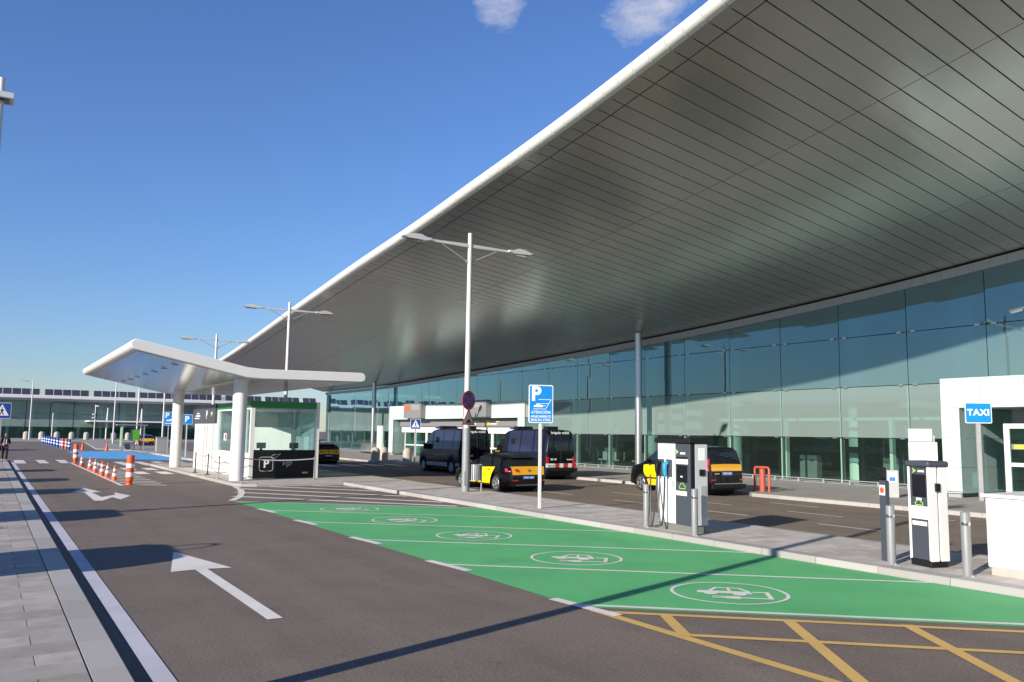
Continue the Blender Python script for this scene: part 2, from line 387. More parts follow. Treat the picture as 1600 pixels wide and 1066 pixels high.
# ------------------------------------------------------------------ ground, roads, pavements
ground = sheet('ground', [[(-1500, -1500), (1500, -1500), (1500, 1500), (-1500, 1500)]], 0.0, M['asphalt'], 'dark grey asphalt road and forecourt')
sheet('access_road', [[(16.2, -25), (25.8, -25), (25.8, 100), (16.2, 100)]], 0.004, M['asphalt2'], 'brownish asphalt drop-off road in front of the terminal')

def slabs(parent, x0, x1, y0, y1, zt, lx, ly, mats, name='paving_slab', joint=0.009, ph=0):
    """running bond of separate slabs, rows across x, each one its own object sharing mesh data"""
    cache = {}
    nrow = int(round((y1 - y0) / ly))
    for r in range(nrow):
        ya = y0 + r * ly; off = (lx / 2 if (r + ph) % 2 else 0)
        x = x0 - off
        while x < x1 - 1e-6:
            xa, xb = max(x, x0), min(x + lx, x1)
            if xb - xa > 0.04:
                w = round(xb - xa, 3); k = random.randrange(len(mats))
                if (w, k) not in cache:
                    b = MB(); b.box(0, w - joint, 0, ly - joint, -0.05, 0)
                    cache[(w, k)] = b.mesh('slab', mats[k])
                inst(name, cache[(w, k)], parent, (xa, ya, zt + random.uniform(-0.0015, 0.002)))
            x += lx
def kerbs(parent, path, w, h, L=1.2, z0=0.0, name='kerb_stone', lim=None):
    """kerb stones laid to the left of the path (path runs along the road face)"""
    for (p, q) in zip(path, path[1:]):
        p, q = Vector(p), Vector(q); d = q - p; n = max(1, int(round(d.length / L))); s = d.length / n; d.normalize()
        a = math.atan2(d.y, d.x)
        me = []
        for m in M['granite']:
            b = MB(); g = 0.005; c = 0.018
            prof = [(0.0, -0.05), (0.0, h - c), (c, h), (w, h), (w, -0.05)]
            b.prism(prof, g, s - g, 'x'); me.append(b.mesh('kerb', m))
        for i in range(n):
            o = inst(name, random.choice(me), parent, (p.x + d.x * s * i, p.y + d.y * s * i, z0), (0, 0, a))

# left pavement
LP = 0.08
lp = MB(); lp.box(-14, 0.94, -6, 66, -0.05, LP - 0.012)
left_pave = lp.build('pavement', M['joint']); tag(left_pave, 'grey slab pavement along the left side of the road', kind='structure')
slabs(left_pave, -0.66, 0.94, 6.0, 51.0, LP, 0.8, 0.45, M['slab'])
b = MB()
for r in range(40):
    for c in range(12):
        if r * 1.2 - 6 < 64: b.box(-14 + c * 1.11, -14 + c * 1.11 + 1.1, -6 + r * 1.2, -6 + r * 1.2 + 1.19, 0, LP - 0.001)
b2 = MB()
for r in range(33): b2.box(-0.66, 0.93, 51 + r * 0.45, 51.442 + r * 0.45, 0, LP)
o = b2.build('paving', M['slab'][1], left_pave); o['kind'] = 'stuff'
o = b.build('paving', M['slab'][2], left_pave); o['kind'] = 'stuff'
kerbs(left_pave, [(1.27, 66), (1.27, 4)][::-1], 0.32, LP, 1.2)
# the face of those stones must look at the road: path runs +y with stones on its left (-x)

# central island: long strip between the charging bays and the drop-off road, widening under the canopy
IH = 0.12
isl = MB(); isl.prism([(13.2, -25), (16.1, -25), (16.1, 57), (9.2, 57), (8.7, 55.5), (8.7, 35.2), (9.3, 34.4), (13.2, 34.4)], -0.05, IH - 0.012)
island = isl.build('traffic_island', M['joint']); tag(island, 'grey paved traffic island with granite kerbs between the charging bays and the drop-off road', kind='structure')
slabs(island, 13.42, 15.98, 6.2, 34.2, IH, 0.96, 0.32, M['slab_light'], joint=0.006)
b = MB(); b.mi = 0
for r in range(36):
    for c in range(8):
        x0 = 9.02 + c * 0.87; b.box(x0, x0 + 0.862, 34.75 + r * 0.6, 34.75 + r * 0.6 + 0.592, 0, IH)
for r in range(40):
    b.box(13.42, 15.98, -24 + r * 0.755, -24 + r * 0.755 + 0.75, 0, IH)
o = b.build('paving', M['slab_light'][1], island); o['kind'] = 'stuff'
kerbs(island, [(13.05, 34.3), (13.05, -10)], 0.36, IH, 1.25)
kerbs(island, [(9.4, 34.32), (13.05, 34.32)], 0.36, IH, 1.2)
kerbs(island, [(8.62, 55.4), (8.62, 35.2), (8.85, 34.62), (9.4, 34.32)], 0.36, IH, 1.2)
kerbs(island, [(16.25, 5), (16.25, 57)], 0.26, IH, 1.3)
kerbs(island, [(16.2, 57.2), (9.4, 57.2), (8.85, 56.6), (8.62, 55.4)], 0.36, IH, 1.2)

# terminal pavement
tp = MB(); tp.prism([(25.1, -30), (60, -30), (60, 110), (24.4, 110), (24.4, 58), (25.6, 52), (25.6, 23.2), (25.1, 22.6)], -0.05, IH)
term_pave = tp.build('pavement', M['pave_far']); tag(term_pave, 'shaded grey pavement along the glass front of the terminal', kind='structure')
kerbs(term_pave, [(25.08, 22.55), (25.08, 5)], 0.30, IH + 0.012, 1.25)
kerbs(term_pave, [(25.58, 52), (25.58, 23.15), (25.08, 22.55)], 0.30, IH + 0.012, 1.25)
kerbs(term_pave, [(24.38, 100), (24.38, 58), (25.58, 52)], 0.30, IH + 0.012, 1.25)

# second island beyond the crossing (bus shelter, parking signs)
fi = MB(); fi.prism([(12.7, 62), (15.8, 62), (18.5, 112), (15, 140), (12.5, 140), (9.7, 96), (12.2, 90), (12.6, 80)], -0.05, IH)
far_island = fi.build('traffic_island', M['pave_far']); tag(far_island, 'far traffic island with bus shelter and parking signs beyond the blue bay', kind='structure')
kerbs(far_island, [(9.7, 96), (12.2, 90), (12.6, 80), (12.68, 62)], 0.4, IH + 0.015, 1.5)
fp = MB(); fp.box(-60, 60, 150, 182, -0.05, IH)
far_pave = fp.build('pavement', M['pave_far']); tag(far_pave, 'pale pavement in front of the far glass wing', kind='structure')
kerbs(far_pave, [(-12, 149.9), (24, 149.9)], 0.5, IH + 0.01, 3.0)

# ------------------------------------------------------------------ painted markings
ZG, ZW = 0.004, 0.008
sheet('edge_line', [[(1.44, -5), (1.63, -5), (1.63, 63), (1.44, 63)]], ZW, M['pale_line'], 'pale bluish edge line along the left kerb')
sheet('arrow_marking', [[(3.12, 16.85), (2.66, 14.5), (3.05, 14.56), (3.05, 10.4), (3.24, 10.4), (3.24, 14.56), (3.62, 14.5)]], ZW, M['white_paint'], 'white straight-ahead arrow painted on the road')
sheet('arrow_marking', [[(3.28, 35.8), (2.66, 33.4), (3.07, 33.3), (3.02, 29.5), (3.25, 29.4), (3.68, 30.75), (3.80, 29.7), (4.30, 31.2), (4.0, 33.0), (3.9, 31.9), (3.38, 30.9), (3.30, 33.3), (3.62, 33.35)]], ZW, M['white_paint'], 'white ahead-or-right arrow painted on the road near the cones')
# green charging bays
DV = Vector((6.3, -5.4)).normalized()
def bayline(y): return (6.9, y), (13.02, y - 5.4 / 6.3 * 6.12)
bays = [9.35, 13.25, 17.0, 20.9, 24.3, 27.6]
gpoly = [(6.88, 27.6), (6.88, 9.2), (13.03, 9.2 - 5.27), (13.03, 22.35)]
sheet('charging_bay_surface', [gpoly], ZG, M['green_paint'], 'bright green painted surface of the charging bays')
for y in bays:
    p, q = bayline(y); k = 0.985 if y > 10 else 1.0
    if y > 27: q = (12.95, 22.4)
    sheet('bay_line', [quad(p, q, 0.10)], ZW, M['white_paint'])
    if y < 27: sheet('bay_tick', [quad((6.86, y + 0.45), (6.97, y - 0.85), 0.17)], ZW + 0.004, M['white_paint'])
# charging symbol: ring, car outline with cable and plug
def symbol(cx_, cy_, s):
    ang = math.atan2(DV.y, DV.x)
    U = Vector((math.cos(ang), math.sin(ang))); V = Vector((-U.y, U.x))
    def T(pts): return [tuple(Vector((cx_, cy_)) + U * a * s + V * c * s for a, c in [p])[0][:] for p in pts]
    polys = []
    n = 48
    for i in range(n):
        a0, a1 = 2 * math.pi * i / n, 2 * math.pi * (i + 1) / n
        polys.append(T([(math.cos(a0), math.sin(a0)), (math.cos(a1), math.sin(a1)), (0.935 * math.cos(a1), 0.935 * math.sin(a1)), (0.935 * math.cos(a0), 0.935 * math.sin(a0))]))
    polys.append(T([(-0.55, -0.08), (-0.52, 0.13), (0.36, 0.13), (0.39, -0.08)]))                       # sill and bonnet
    polys += [T(quad((-0.32, 0.13), (-0.18, 0.46), 0.07)), T(quad((0.20, 0.46), (0.34, 0.13), 0.07)), T(quad((-0.20, 0.44), (0.22, 0.44), 0.08)), T(quad((0.02, 0.13), (0.02, 0.42), 0.06))]
    for c in (-0.32, 0.16):
        polys.append(T([(c + 0.12 * math.cos(t * math.pi / 5), -0.12 + 0.12 * math.sin(t * math.pi / 5)) for t in range(10)]))
    polys += [T(quad((0.40, 0.12), (0.68, 0.12), 0.08)), T(quad((0.64, 0.16), (0.64, -0.48), 0.08)), T(quad((0.68, -0.44), (0.12, -0.44), 0.08))]
    polys += [T([(0.14, -0.32), (0.14, -0.56), (-0.08, -0.54), (-0.16, -0.44), (-0.08, -0.34)]), T(quad((-0.12, -0.38), (-0.32, -0.38), 0.06)), T(quad((-0.12, -0.49), (-0.32, -0.49), 0.06))]
    return sheet('charging_symbol', polys, ZW, M['white_paint'], 'white electric-car charging symbol in a ring painted on a green bay')
for (x, y) in ((9.43, 8.95), (9.45, 12.75), (9.42, 16.55), (9.4, 20.2), (9.25, 23.7)): symbol(x, y, 0.86)
# hatched area between green bays and kiosk island
for (p, q) in (((7.9, 31.6), (12.9, 24.75)), ((8.5, 33.4), (12.9, 27.5)), ((9.9, 34.2), (12.9, 30.3)), ((11.7, 34.2), (12.95, 32.6)), ((7.35, 29.7), (12.6, 23.25))):
    sheet('hatch_line', [quad(p, q, 0.28)], ZW, M['white_paint'])
cv = [(8.62, 34.7), (8.45, 33.2), (8.05, 31.3), (7.45, 29.3), (6.85, 27.9)]
sheet('edge_line', [quad(a, c, 0.22) for a, c in zip(cv, cv[1:])], ZW, M['white_paint'], 'curved white line at the kerb corner by the canopy')
# yellow box grid
yl = [((6.92, 8.95), (6.98, -2), 0.15), ((6.9, 8.85), (13.0, 3.5), 0.12), ((7.0, 7.35), (13, 2.0), 0.12), ((6.95, 3.9), (13.0, -1.2), 0.12),
      ((7.55, 8.28), (6.98, 7.3), 0.15), ((8.7, 7.28), (6.98, 4.9), 0.15), ((9.8, 6.38), (7.0, 2.3), 0.15), ((10.9, 5.4), (7.2, 0.0), 0.15), ((12.2, 4.3), (8.6, -1.0), 0.15)]
for i, (p, q, w) in enumerate(yl): sheet('box_junction_line', [quad(p, q, w)], 0.0055 + 0.0011 * i, M['yellow_paint'])
# far zebra, hatching by the cones, blue bay
for (xa, xb) in ((1.65, 2.25), (2.95, 3.5), (4.15, 4.75), (5.7, 6.3), (7.3, 7.9), (8.5, 9.1), (9.65, 10.25), (11.0, 11.6)):
    ya, yb = (60.6, 66.4) if xb < 5 else (56.0, 62.3)
    sheet('crossing_bar', [[(xa, ya), (xb, ya), (xb, yb), (xa, yb)]], ZW, M['white_paint'])
for i in range(12):
    y = 37.4 + i * 1.35
    sheet('hatch_line', [quad((4.85, y), (6.35, y - 0.9), 0.32)], ZW, M['white_paint'])
for y in (45.6, 50.2): 
    sheet('crossing_bar', [[(6.55, y), (7.15, y), (7.15, y + 2.6), (6.55, y + 2.6)]], ZW, M['white_paint'])
    sheet('crossing_bar', [[(7.65, y - .3), (8.25, y - .3), (8.25, y + 2.3), (7.65, y + 2.3)]], ZW, M['white_paint'])
sheet('edge_line', [[(4.65, 36.8), (4.80, 36.8), (4.80, 64), (4.65, 64)]], ZW, M['white_paint'], 'white line along the row of striped cones')
sheet('accessible_bay_surface', [[(6.2, 70.5), (6.6, 90), (11.6, 90), (12.55, 78), (12.6, 63.5), (10.5, 66)]], ZG, M['blue_paint'], 'light blue painted parking bay beyond the crossing')
# dashes and bay marks of the drop-off road
for (x, y) in ((21.2, 20.0), (21.2, 15.7), (21.2, 24.3), (21.2, 28.6), (18.9, 17.2), (18.9, 21.4), (18.9, 12.8), (18.9, 25.8), (23.3, 13.6), (23.3, 18.2), (23.3, 9.6)):
    sheet('lane_dash', [[(x, y), (x + 0.09, y), (x + 0.09, y + 2.0), (x, y + 2.0)]], 0.010, M['white_paint'])
for k in range(5):
    sheet('crossing_bar', [[(17.2 + k * 1.6, 52), (18.0 + k * 1.6, 52), (18.0 + k * 1.6, 55.5), (17.2 + k * 1.6, 55.5)]], 0.010, M['white_paint'])

# ------------------------------------------------------------------ terminal building
XF = 34.5
ET = [(-30, 18.6), (-10, 17.3), (0, 16.0), (8, 14.72), (14.57, 13.47), (17.37, 12.99), (20.88, 12.49), (24.4, 12.1), (28.6, 11.72), (31.4, 11.47), (34.4, 11.24), (39.9, 10.94), (47.4, 10.62), (54.2, 10.42), (63.4, 10.22), (73.4, 10.06), (92.8, 9.81), (98, 9.78)]
XT = [(-30, 15.6), (10, 15.6), (20, 15.55), (31, 15.75), (41, 16.15), (50, 16.85), (60, 17.85), (70, 18.95), (85, 20.6), (98.5, 22)]
FT = [(-30, 14.6), (0, 11.85), (16.8, 9.9), (26.5, 9.03), (39.9, 8.27), (60, 7.55), (82, 7.0), (98, 6.95)]
def EX(y): return smooth_interp(XT, y)
def EZ(y): return smooth_interp(ET, y)
def FZ(y): return smooth_interp(FT, y)
S = 0.702
terminal = thing('terminal_building', 'airport terminal with glass front and huge sweeping white-edged overhanging roof', 'building', (XF, 40, 0))
def tb(b, name, m, **k):
    o = b.build(name, m, terminal, **k); o.location = (-XF, -40, 0); return o
def soff(x, y):
    """height of the soffit at x, y"""
    ex = EX(y); t = (x - ex) / (XF - ex); return EZ(y) + (FZ(y) - EZ(y)) * t
# roof body above the soffit
rb = MB(); ys = [-24 + 2.0 * i for i in range(62)]; ys = [y for y in ys if y < 98] + [98.2]
rows = []
for y in ys:
    ex = EX(y) + 0.05
    rows.append([(ex, y, EZ(y) + 0.05), (XF, y, FZ(y) + 0.07), (70, y, FZ(y) + 0.07), (70, y, FZ(y) + 2.4), (XF, y, FZ(y) + 2.6), ((ex + XF) / 2, y, (EZ(y) + FZ(y)) / 2 + 1.6), (ex + 0.12, y, EZ(y) + 0.40)])
vs = [p for r in rows for p in r]; n = 7
fs = [(k * n + i, k * n + (i + 1) % n, (k + 1) * n + (i + 1) % n, (k + 1) * n + i) for k in range(len(rows) - 1) for i in range(n)]
fs += [tuple(range(n)), tuple(range((len(rows) - 1) * n, len(rows) * n))]
rb.add(vs, fs)
roof = tb(rb, 'roof', M['dark'])
# soffit panels
k0 = round((17.37 + 24) / S); Y0 = 17.37 - k0 * S
cutx = lambda y: [EX(y), EX(y) + 0.68, EX(y) + 6.4, 29.5, XF - 0.1]
far_b = MB()
cnt = 0
k = 0
while Y0 + (k + 1) * S < 98.3:
    ya, yb = Y0 + k * S + 0.021, Y0 + (k + 1) * S - 0.021
    near = 6.0 < ya < 57.5
    for j in range(4):
        g0 = 0.03 if j == 1 else 0.012
        xs = [(cutx(y)[j] + g0, cutx(y)[j + 1] - 0.012) for y in (ya, yb)]
        lo = [(xs[0][0], ya, soff(xs[0][0], ya)), (xs[0][1], ya, soff(xs[0][1], ya)), (xs[1][1], yb, soff(xs[1][1], yb)), (xs[1][0], yb, soff(xs[1][0], yb))]
        hi = [(p[0], p[1], p[2] + 0.035) for p in lo]
        tgt = MB() if near else far_b
        if not near: tgt.mi = random.randrange(3)
        tgt.hexa(lo, hi)
        if near:
            o = tgt.build('soffit_panel', random.choice(M['soffit']), roof); cnt += 1
    k += 1
o = far_b.build('soffit_panels', M['soffit'], roof); o['kind'] = 'stuff'
# white rounded edge, one segment for each strip
k = 0
while Y0 + (k + 1) * S < 98.3:
    ya, yb = Y0 + k * S + 0.014, Y0 + (k + 1) * S - 0.014
    b = MB(); ring = []
    for y in (ya, yb):
        r = []
        ex, ez = EX(y), EZ(y)
        for i in range(9):
            a = R(-90 - i * 22.5); r.append((ex + 0.23 * math.cos(a), y, ez + 0.22 + 0.23 * math.sin(a)))
        r.append((ex + 0.25, y, ez + 0.45)); r.append((ex + 0.25, y, ez - 0.01))
        ring += r
    m_ = 11
    b.add(ring, [(i, (i + 1) % m_, m_ + (i + 1) % m_, m_ + i) for i in range(m_)] + [tuple(range(m_ - 1, -1, -1)), tuple(range(m_, 2 * m_))])
    b.build('edge_panel', M['fascia'], roof, smooth=True, ang=50); k += 1

# glass front
ZT = [0.22, 2.30, 4.67, 7.03]
mull = [18.42 + 3.512 * i for i in range(-11, 23)]       # joints between panes
pane_cache = {}
gap = 0.016
for a, c in zip(mull, mull[1:]):
    for j in range(4):
        z0 = ZT[j]; z1a, z1b = (ZT[j + 1],) * 2 if j < 3 else (FZ(a) - 0.42 + .1 * (FZ(a) < 8), FZ(c) - 0.42 + .1 * (FZ(c) < 8))
        if z1a <= z0 + 0.1 and z1b <= z0 + 0.1: continue
        if j == 3 and min(z1a, z1b) < z0 + 0.06: continue
        b = MB()
        tilt = random.uniform(-0.004, 0.004); t2 = random.uniform(-0.004, 0.004)
        x = XF
        b.hexa([(x + tilt, a + gap, z0 + gap), (x + 0.03 + tilt, a + gap, z0 + gap), (x + 0.03 + t2, c - gap, z0 + gap), (x + t2, c - gap, z0 + gap)],
               [(x - tilt, a + gap, z1a - gap), (x + 0.03 - tilt, a + gap, z1a - gap), (x + 0.03 - t2, c - gap, z1b - gap), (x - t2, c - gap, z1b - gap)])
        b.v = [v for v in b.v]
        # single sheet facing the road (front face only keeps the tint from doubling)
        b.f = [(0, 4, 7, 3)]; b.m = [0]
        tb(b, 'glass_pane', M[('glass_low', 'glass_mid', 'glass_up', 'glass_up')[j]], recalc=False)
# dark joints behind the panes
for y in mull:
    b = MB(); b.box(XF + 0.02, XF + 0.035, y - 0.02, y + 0.02, 0.2, FZ(y) - 0.3); tb(b, 'glazing_joint', M['black'])
for z in ZT[1:]:
    b = MB(); b.box(XF + 0.02, XF + 0.034, -20, 97.4 if z < 6.5 else 88, z - 0.02, z + 0.02); tb(b, 'glazing_joint', M['black'])
# fins behind the joints and clamps on them
for i, y in enumerate(mull):
    b = MB(); b.box(XF + 0.06, XF + 0.30, y + 0.06, y + 0.13, 0.12, 4.67); tb(b, 'glass_fin', M['int_white'])
clamp = MB(); clamp.box(-0.05, 0, -0.11, 0.11, -0.045, 0.045); clamp_me = clamp.mesh('clamp', M['steel'])
for y in mull[6:22]:
    for z in ZT[1:]:
        for dy in (-0.34, 0.34):
            inst('glass_clamp', clamp_me, terminal, (-0.012, y + dy - 40, z))
# trim between glass and soffit, in short pieces
k = 0
while Y0 + (k + 1) * S < 98:
    ya, yb = Y0 + k * S + 0.006, Y0 + (k + 1) * S - 0.006
    if ya > 2:
        b = MB(); h = 0.36 if FZ(ya) > 8 else 0.28
        b.hexa([(XF - 0.10, ya, FZ(ya) - 0.08 - h), (XF + 0.1, ya, FZ(ya) - 0.08 - h), (XF + 0.1, yb, FZ(yb) - 0.08 - h), (XF - 0.10, yb, FZ(yb) - 0.08 - h)],
               [(XF - 0.10, ya, FZ(ya) - 0.07), (XF + 0.1, ya, FZ(ya) - 0.07), (XF + 0.1, yb, FZ(yb) - 0.07), (XF - 0.10, yb, FZ(yb) - 0.07)])
        tb(b, 'head_trim', M['galv'])
    k += 1
# steel columns outside the glass
for y in (38.7, 79.7, -3.0):
    b = MB()
    h = soff(33.6, y) + 0.02
    b.prism([(33.3 + 0.22 * math.cos(t * math.pi / 12) * 1.0, y + 0.22 * math.sin(t * math.pi / 12)) for t in range(24)], 0.12, h)
    tb(b, 'steel_column', M['steel'], smooth=True)
# base rail and little posts at the foot of the glass
b = MB(); b.box(XF - 0.42, XF - 0.39, 2, 72, 0.30, 0.33); b.box(XF - 0.42, XF - 0.39, 74, 97, 0.30, 0.33)
for i in range(48): b.box(XF - 0.42, XF - 0.36, 3 + i * 1.45, 3.06 + i * 1.45, 0.12, 0.30)
tb(b, 'base_rail', M['galv'])
b = MB(); b.box(XF - 0.02, XF + 0.2, -20, 97.4, 0.12, 0.20); tb(b, 'glazing_sill', M['galv'])
# interior
b = MB(); b.box(XF + 0.3, 69, -24, 97.3, 0.121, 0.16); tb(b, 'interior_floor', M['int_floor'])
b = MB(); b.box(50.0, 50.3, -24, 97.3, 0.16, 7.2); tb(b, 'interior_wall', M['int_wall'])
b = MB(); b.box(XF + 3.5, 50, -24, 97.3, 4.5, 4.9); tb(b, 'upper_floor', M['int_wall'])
b = MB(); b.box(XF + 0.4, XF + 0.6, 97.25, 97.6, 0.16, 6.6); tb(b, 'corner_post', M['galv'])
eg = MB(); eg.hexa([(XF + 0.05, 97.35, 0.2), (50, 97.35, 0.2), (50, 97.37, 0.2), (XF + 0.05, 97.37, 0.2)], [(XF + 0.05, 97.35, 6.6), (50, 97.35, 6.6), (50, 97.37, 6.6), (XF + 0.05, 97.37, 6.6)])
eg.f = eg.f[2:3]; eg.m = [0]; tb(eg, 'glass_pane', M['glass_up'], recalc=False)
for y in (8, 14.6, 21.5, 27.2, 35.6, 43, 52, 61, 70, 79, 88):
    b = MB(); b.cyl((38.2, y, 0.16), (38.2, y, FZ(y) - 0.1), 0.45, n=20); tb(b, 'interior_column', M['int_white'], smooth=True)
for y in (30.2, 24.0, 17.6): 
    b = MB(); b.box(36.3, 36.55, y, y + 0.16, 0.16, 3.3); tb(b, 'interior_post', M['int_white'])
for y in (9.5, 13.2, 20.1, 22.6, 26.0, 31.0, 33.4, 45.0, 47.8, 81, 85, 91):
    b = MB(); b.box(37.0, 37.3, y, y + 0.35, 0.16, 4.45); tb(b, 'interior_frame', M['black'])
b = MB(); b.box(37.05, 37.2, 9, 34, 1.55, 1.85); tb(b, 'interior_frame', M['black'])
for y in (12.0, 24.3, 29.3, 46.3):
    b = MB(); b.box(37.6, 38.0, y, y + 1.1, 0.16, 1.35); tb(b, 'interior_cabinet', M['grey_box'])
b = MB(); b.box(36.5, 36.58, 21.5, 35.2, 3.15, 3.3); tb(b, 'light_rail', M['white'])
b = MB(); b.prism([(27.5, 0.16), (28.6, 0.16), (18.2, 4.5), (17.0, 4.5)], 41, 42.4, 'x'); tb(b, 'escalator', M['black'])
b = MB(); b.prism([(29, 1.0), (29.1, 1.25), (18.6, 5.6), (18.2, 5.4)], 40.8, 40.9, 'x'); tb(b, 'escalator_rail', M['black'])
for i in range(9):
    b = MB(); y = 40.6 + i * 0.62 + (1.3 if i > 4 else 0); b.box(36.9, 37.4, y, y + 0.5, 0.5, 0.58); b.box(37.4, 37.46, y, y + 0.5, 0.58, 1.1); b.cyl((37.1, y + 0.25, 0.16), (37.1, y + 0.25, 0.5), 0.03, n=6)
    tb(b, 'waiting_seat', M['galv'])
for i in range(4):
    b = MB(); b.box(46, 46.4, 24 + i * 17, 31 + i * 17, 0.16, 2.4); tb(b, 'counter_wall', M['grey_box'])

# entrance portals clad in pale panels
def portal(y_near, y_far, xf, legs, zb, zt, step):
    p = thing('entrance_portal', '', 'entrance', (xf, (y_near + y_far) / 2, 0.12))
    ox, oy = xf, (y_near + y_far) / 2
    def add(name, b, m, **k):
        o = b.build(name, m, p, **k); o.location = (-ox, -oy, -0.12); return o
    n = max(1, int(round((y_far - y_near) / step))); s = (y_far - y_near) / n
    for i in range(n):
        b = MB(); b.box(xf, xf + 0.05, y_near + i * s + 0.008, y_near + (i + 1) * s - 0.008, zb, zt); add('cladding_panel', b, M['portal'], bevel=0.006)
    b = MB(); b.box(xf + 0.06, XF - 0.06, y_near + 0.03, y_far - 0.03, zb + 0.02, zt - 0.02); add('lintel', b, M['white_wall'])
    for (ya, yb) in legs:
        zs = [0.28, 1.25, 2.35, zb - 0.008]
        for za, zc in zip(zs, zs[1:]):
            b = MB(); b.box(xf, xf + 0.05, ya, yb, za + 0.006, zc - 0.006); add('cladding_panel', b, M['portal'], bevel=0.006)
            for yy, nm in ((ya + 0.02, 'a'), (yb - 0.06, 'b')):
                L = XF - 0.06 - xf; 
                for q in range(2):
                    b = MB(); b.box(xf + 0.06 + q * L / 2, xf + 0.05 + (q + 1) * L / 2, yy, yy + 0.04, za + 0.006, zc - 0.006); add('side_panel', b, M['glass_side'])
        b = MB(); b.box(xf + 0.1, xf + 0.2, ya + 0.1, yb - 0.1, 0.12, 0.28); b.box(xf - 0.06, xf - 0.02, ya - 0.05, yb + 0.05, 0.34, 0.38); add('base_rail', b, M['galv'])
    stud = MB(); stud.cyl((-0.012, 0, 0), (0.0, 0, 0), 0.028, n=8)
    sm = stud.mesh('stud', M['galv'])
    for i in range(n):
        for yy in (y_near + i * s + 0.12, y_near + (i + 1) * s - 0.12):
            for zz in (zb + 0.1, zt - 0.1): inst('stud', sm, p, (0 - 0.001, yy - oy, zz - 0.12))
    return p, add
pm, padd = portal(50.0, 73.7, 32.4, [(72.8, 73.7), (50.0, 50.9)], 3.42, 4.66, 2.4)
tag(pm, 'pale green clad entrance portal behind the two dark police vans', 'entrance')
b = MB(); b.box(33.0, 33.5, 51.2, 72.5, 2.78, 3.36); padd('overhead_sign', b, M['grey_box'])
for (y, s) in ((70.2, 1.3), (60.2, 1.5), (56.8, 1.2)):
    b = MB(); b.box(32.985, 32.998, y - 0.9, y - 0.45, 2.9, 3.25); padd('pictogram', b, M['yellow_txt'])
    for q in range(2):
        b = MB(); b.box(32.985, 32.998, y - 1.1 - s * (1 - 0.25 * q), y - 1.05, 3.12 - q * 0.17, 3.19 - q * 0.17); padd('print_line', b, M['yellow_txt'] if q == 0 else M['white_txt'])
b = MB(); b.box(33.2, 33.4, 51.2, 72.5, 2.25, 2.76); padd('door_header', b, M['white'])
for i in range(9):
    y = 51.4 + i * 2.3
    b = MB(); b.box(33.3, 33.38, y, y + 0.12, 0.12, 2.25); b.box(33.3, 33.38, y + 2.1, y + 2.2, 0.12, 2.25); b.box(33.3, 33.38, y + 0.12, y + 2.1, 1.05, 1.15)
    padd('door_frame', b, M['white'])
    b = MB(); b.box(33.34, 33.36, y + 0.12, y + 2.1, 0.15, 2.24); padd('door_glass', b, M['glass_low'])
b = MB()
for a in ((0, 0), (0.35, 0.1)): b.prism([(62.9 + a[0], 3.75), (63.05 + a[0], 3.75), (63.25 + a[0], 4.4), (63.1 + a[0], 4.4)], 32.385, 32.398, 'x')
padd('letter_mark', b, M['grey_txt'])
pr_, padd2 = portal(3.0, 18.42, 31.0, [(17.72, 18.42)], 3.48, 4.6, 1.62)
tag(pr_, 'pale green clad entrance portal at the right edge beside the taxi sign', 'entrance')
b = MB(); b.box(32.6, 33.0, 3.2, 16.6, 2.85, 3.44); padd2('door_header', b, M['grey_box'])
for y in (15.0, 12.9, 10.8):
    b = MB(); b.box(32.2, 32.32, y + 1.55, y + 1.75, 0.12, 2.9); b.box(32.2, 32.32, y, y + 0.14, 0.12, 2.9); b.box(32.2, 32.32, y + 0.14, y + 1.55, 2.72, 2.9); b.box(32.2, 32.32, y + 0.14, y + 1.55, 1.32, 1.46); b.box(32.2, 32.32, y + 0.14, y + 1.55, 0.12, 0.3)
    padd2('door_frame', b, M['white'], bevel=0.01)
    b = MB(); b.box(32.25, 32.27, y + 0.14, y + 1.55, 0.3, 2.72); padd2('door_glass', b, M['glass_low'])
    b = MB(); b.box(32.235, 32.245, y + 0.16, y + 1.5, 1.95, 2.15); padd2('door_strip', b, M['grey_box'])
    b = MB(); b.box(32.228, 32.234, y + 0.95, y + 1.4, 1.98, 2.12); padd2('door_pictogram', b, M['yellow_txt'])
b = MB(); b.box(30.985, 30.998, 17.78, 18.36, 1.3, 2.3); padd2('notice', b, M['paper'])
for q in range(5):
    b = MB(); b.box(30.975, 30.984, 17.86, 18.26 - 0.06 * (q % 2), 2.1 - q * 0.13, 2.12 - q * 0.13); padd2('notice_line', b, M['grey_txt'])
# grey advertising boxes on the middle portal
for (ya, yb, lab, col) in ((65.9, 69.4, 'grey sign box with orange corner on the entrance portal', 'orange'), (54.6, 58.2, 'grey notice box right of the lamp post on the entrance portal', 'grey_txt')):
    t = thing('sign_box', lab, 'sign', (31.9, (ya + yb) / 2, 3.5)); h = (yb - ya) / 2
    b = MB(); b.box(0, 0.49, -h, h, 0.0, 1.3); b.build('box', M['grey_box'], t, bevel=0.02)
    b = MB(); b.box(-0.015, -0.002, h - 1.4, h - 0.15, 0.65, 1.1); b.build('print', M[col], t)
    for q in range(4):
        b = MB(); b.box(-0.015, -0.002, -h + 0.3, h - 1.7 + 0.2 * (q % 2), 0.75 + q * 0.11, 0.79 + q * 0.11); b.build('print_line', M['grey_txt'], t)

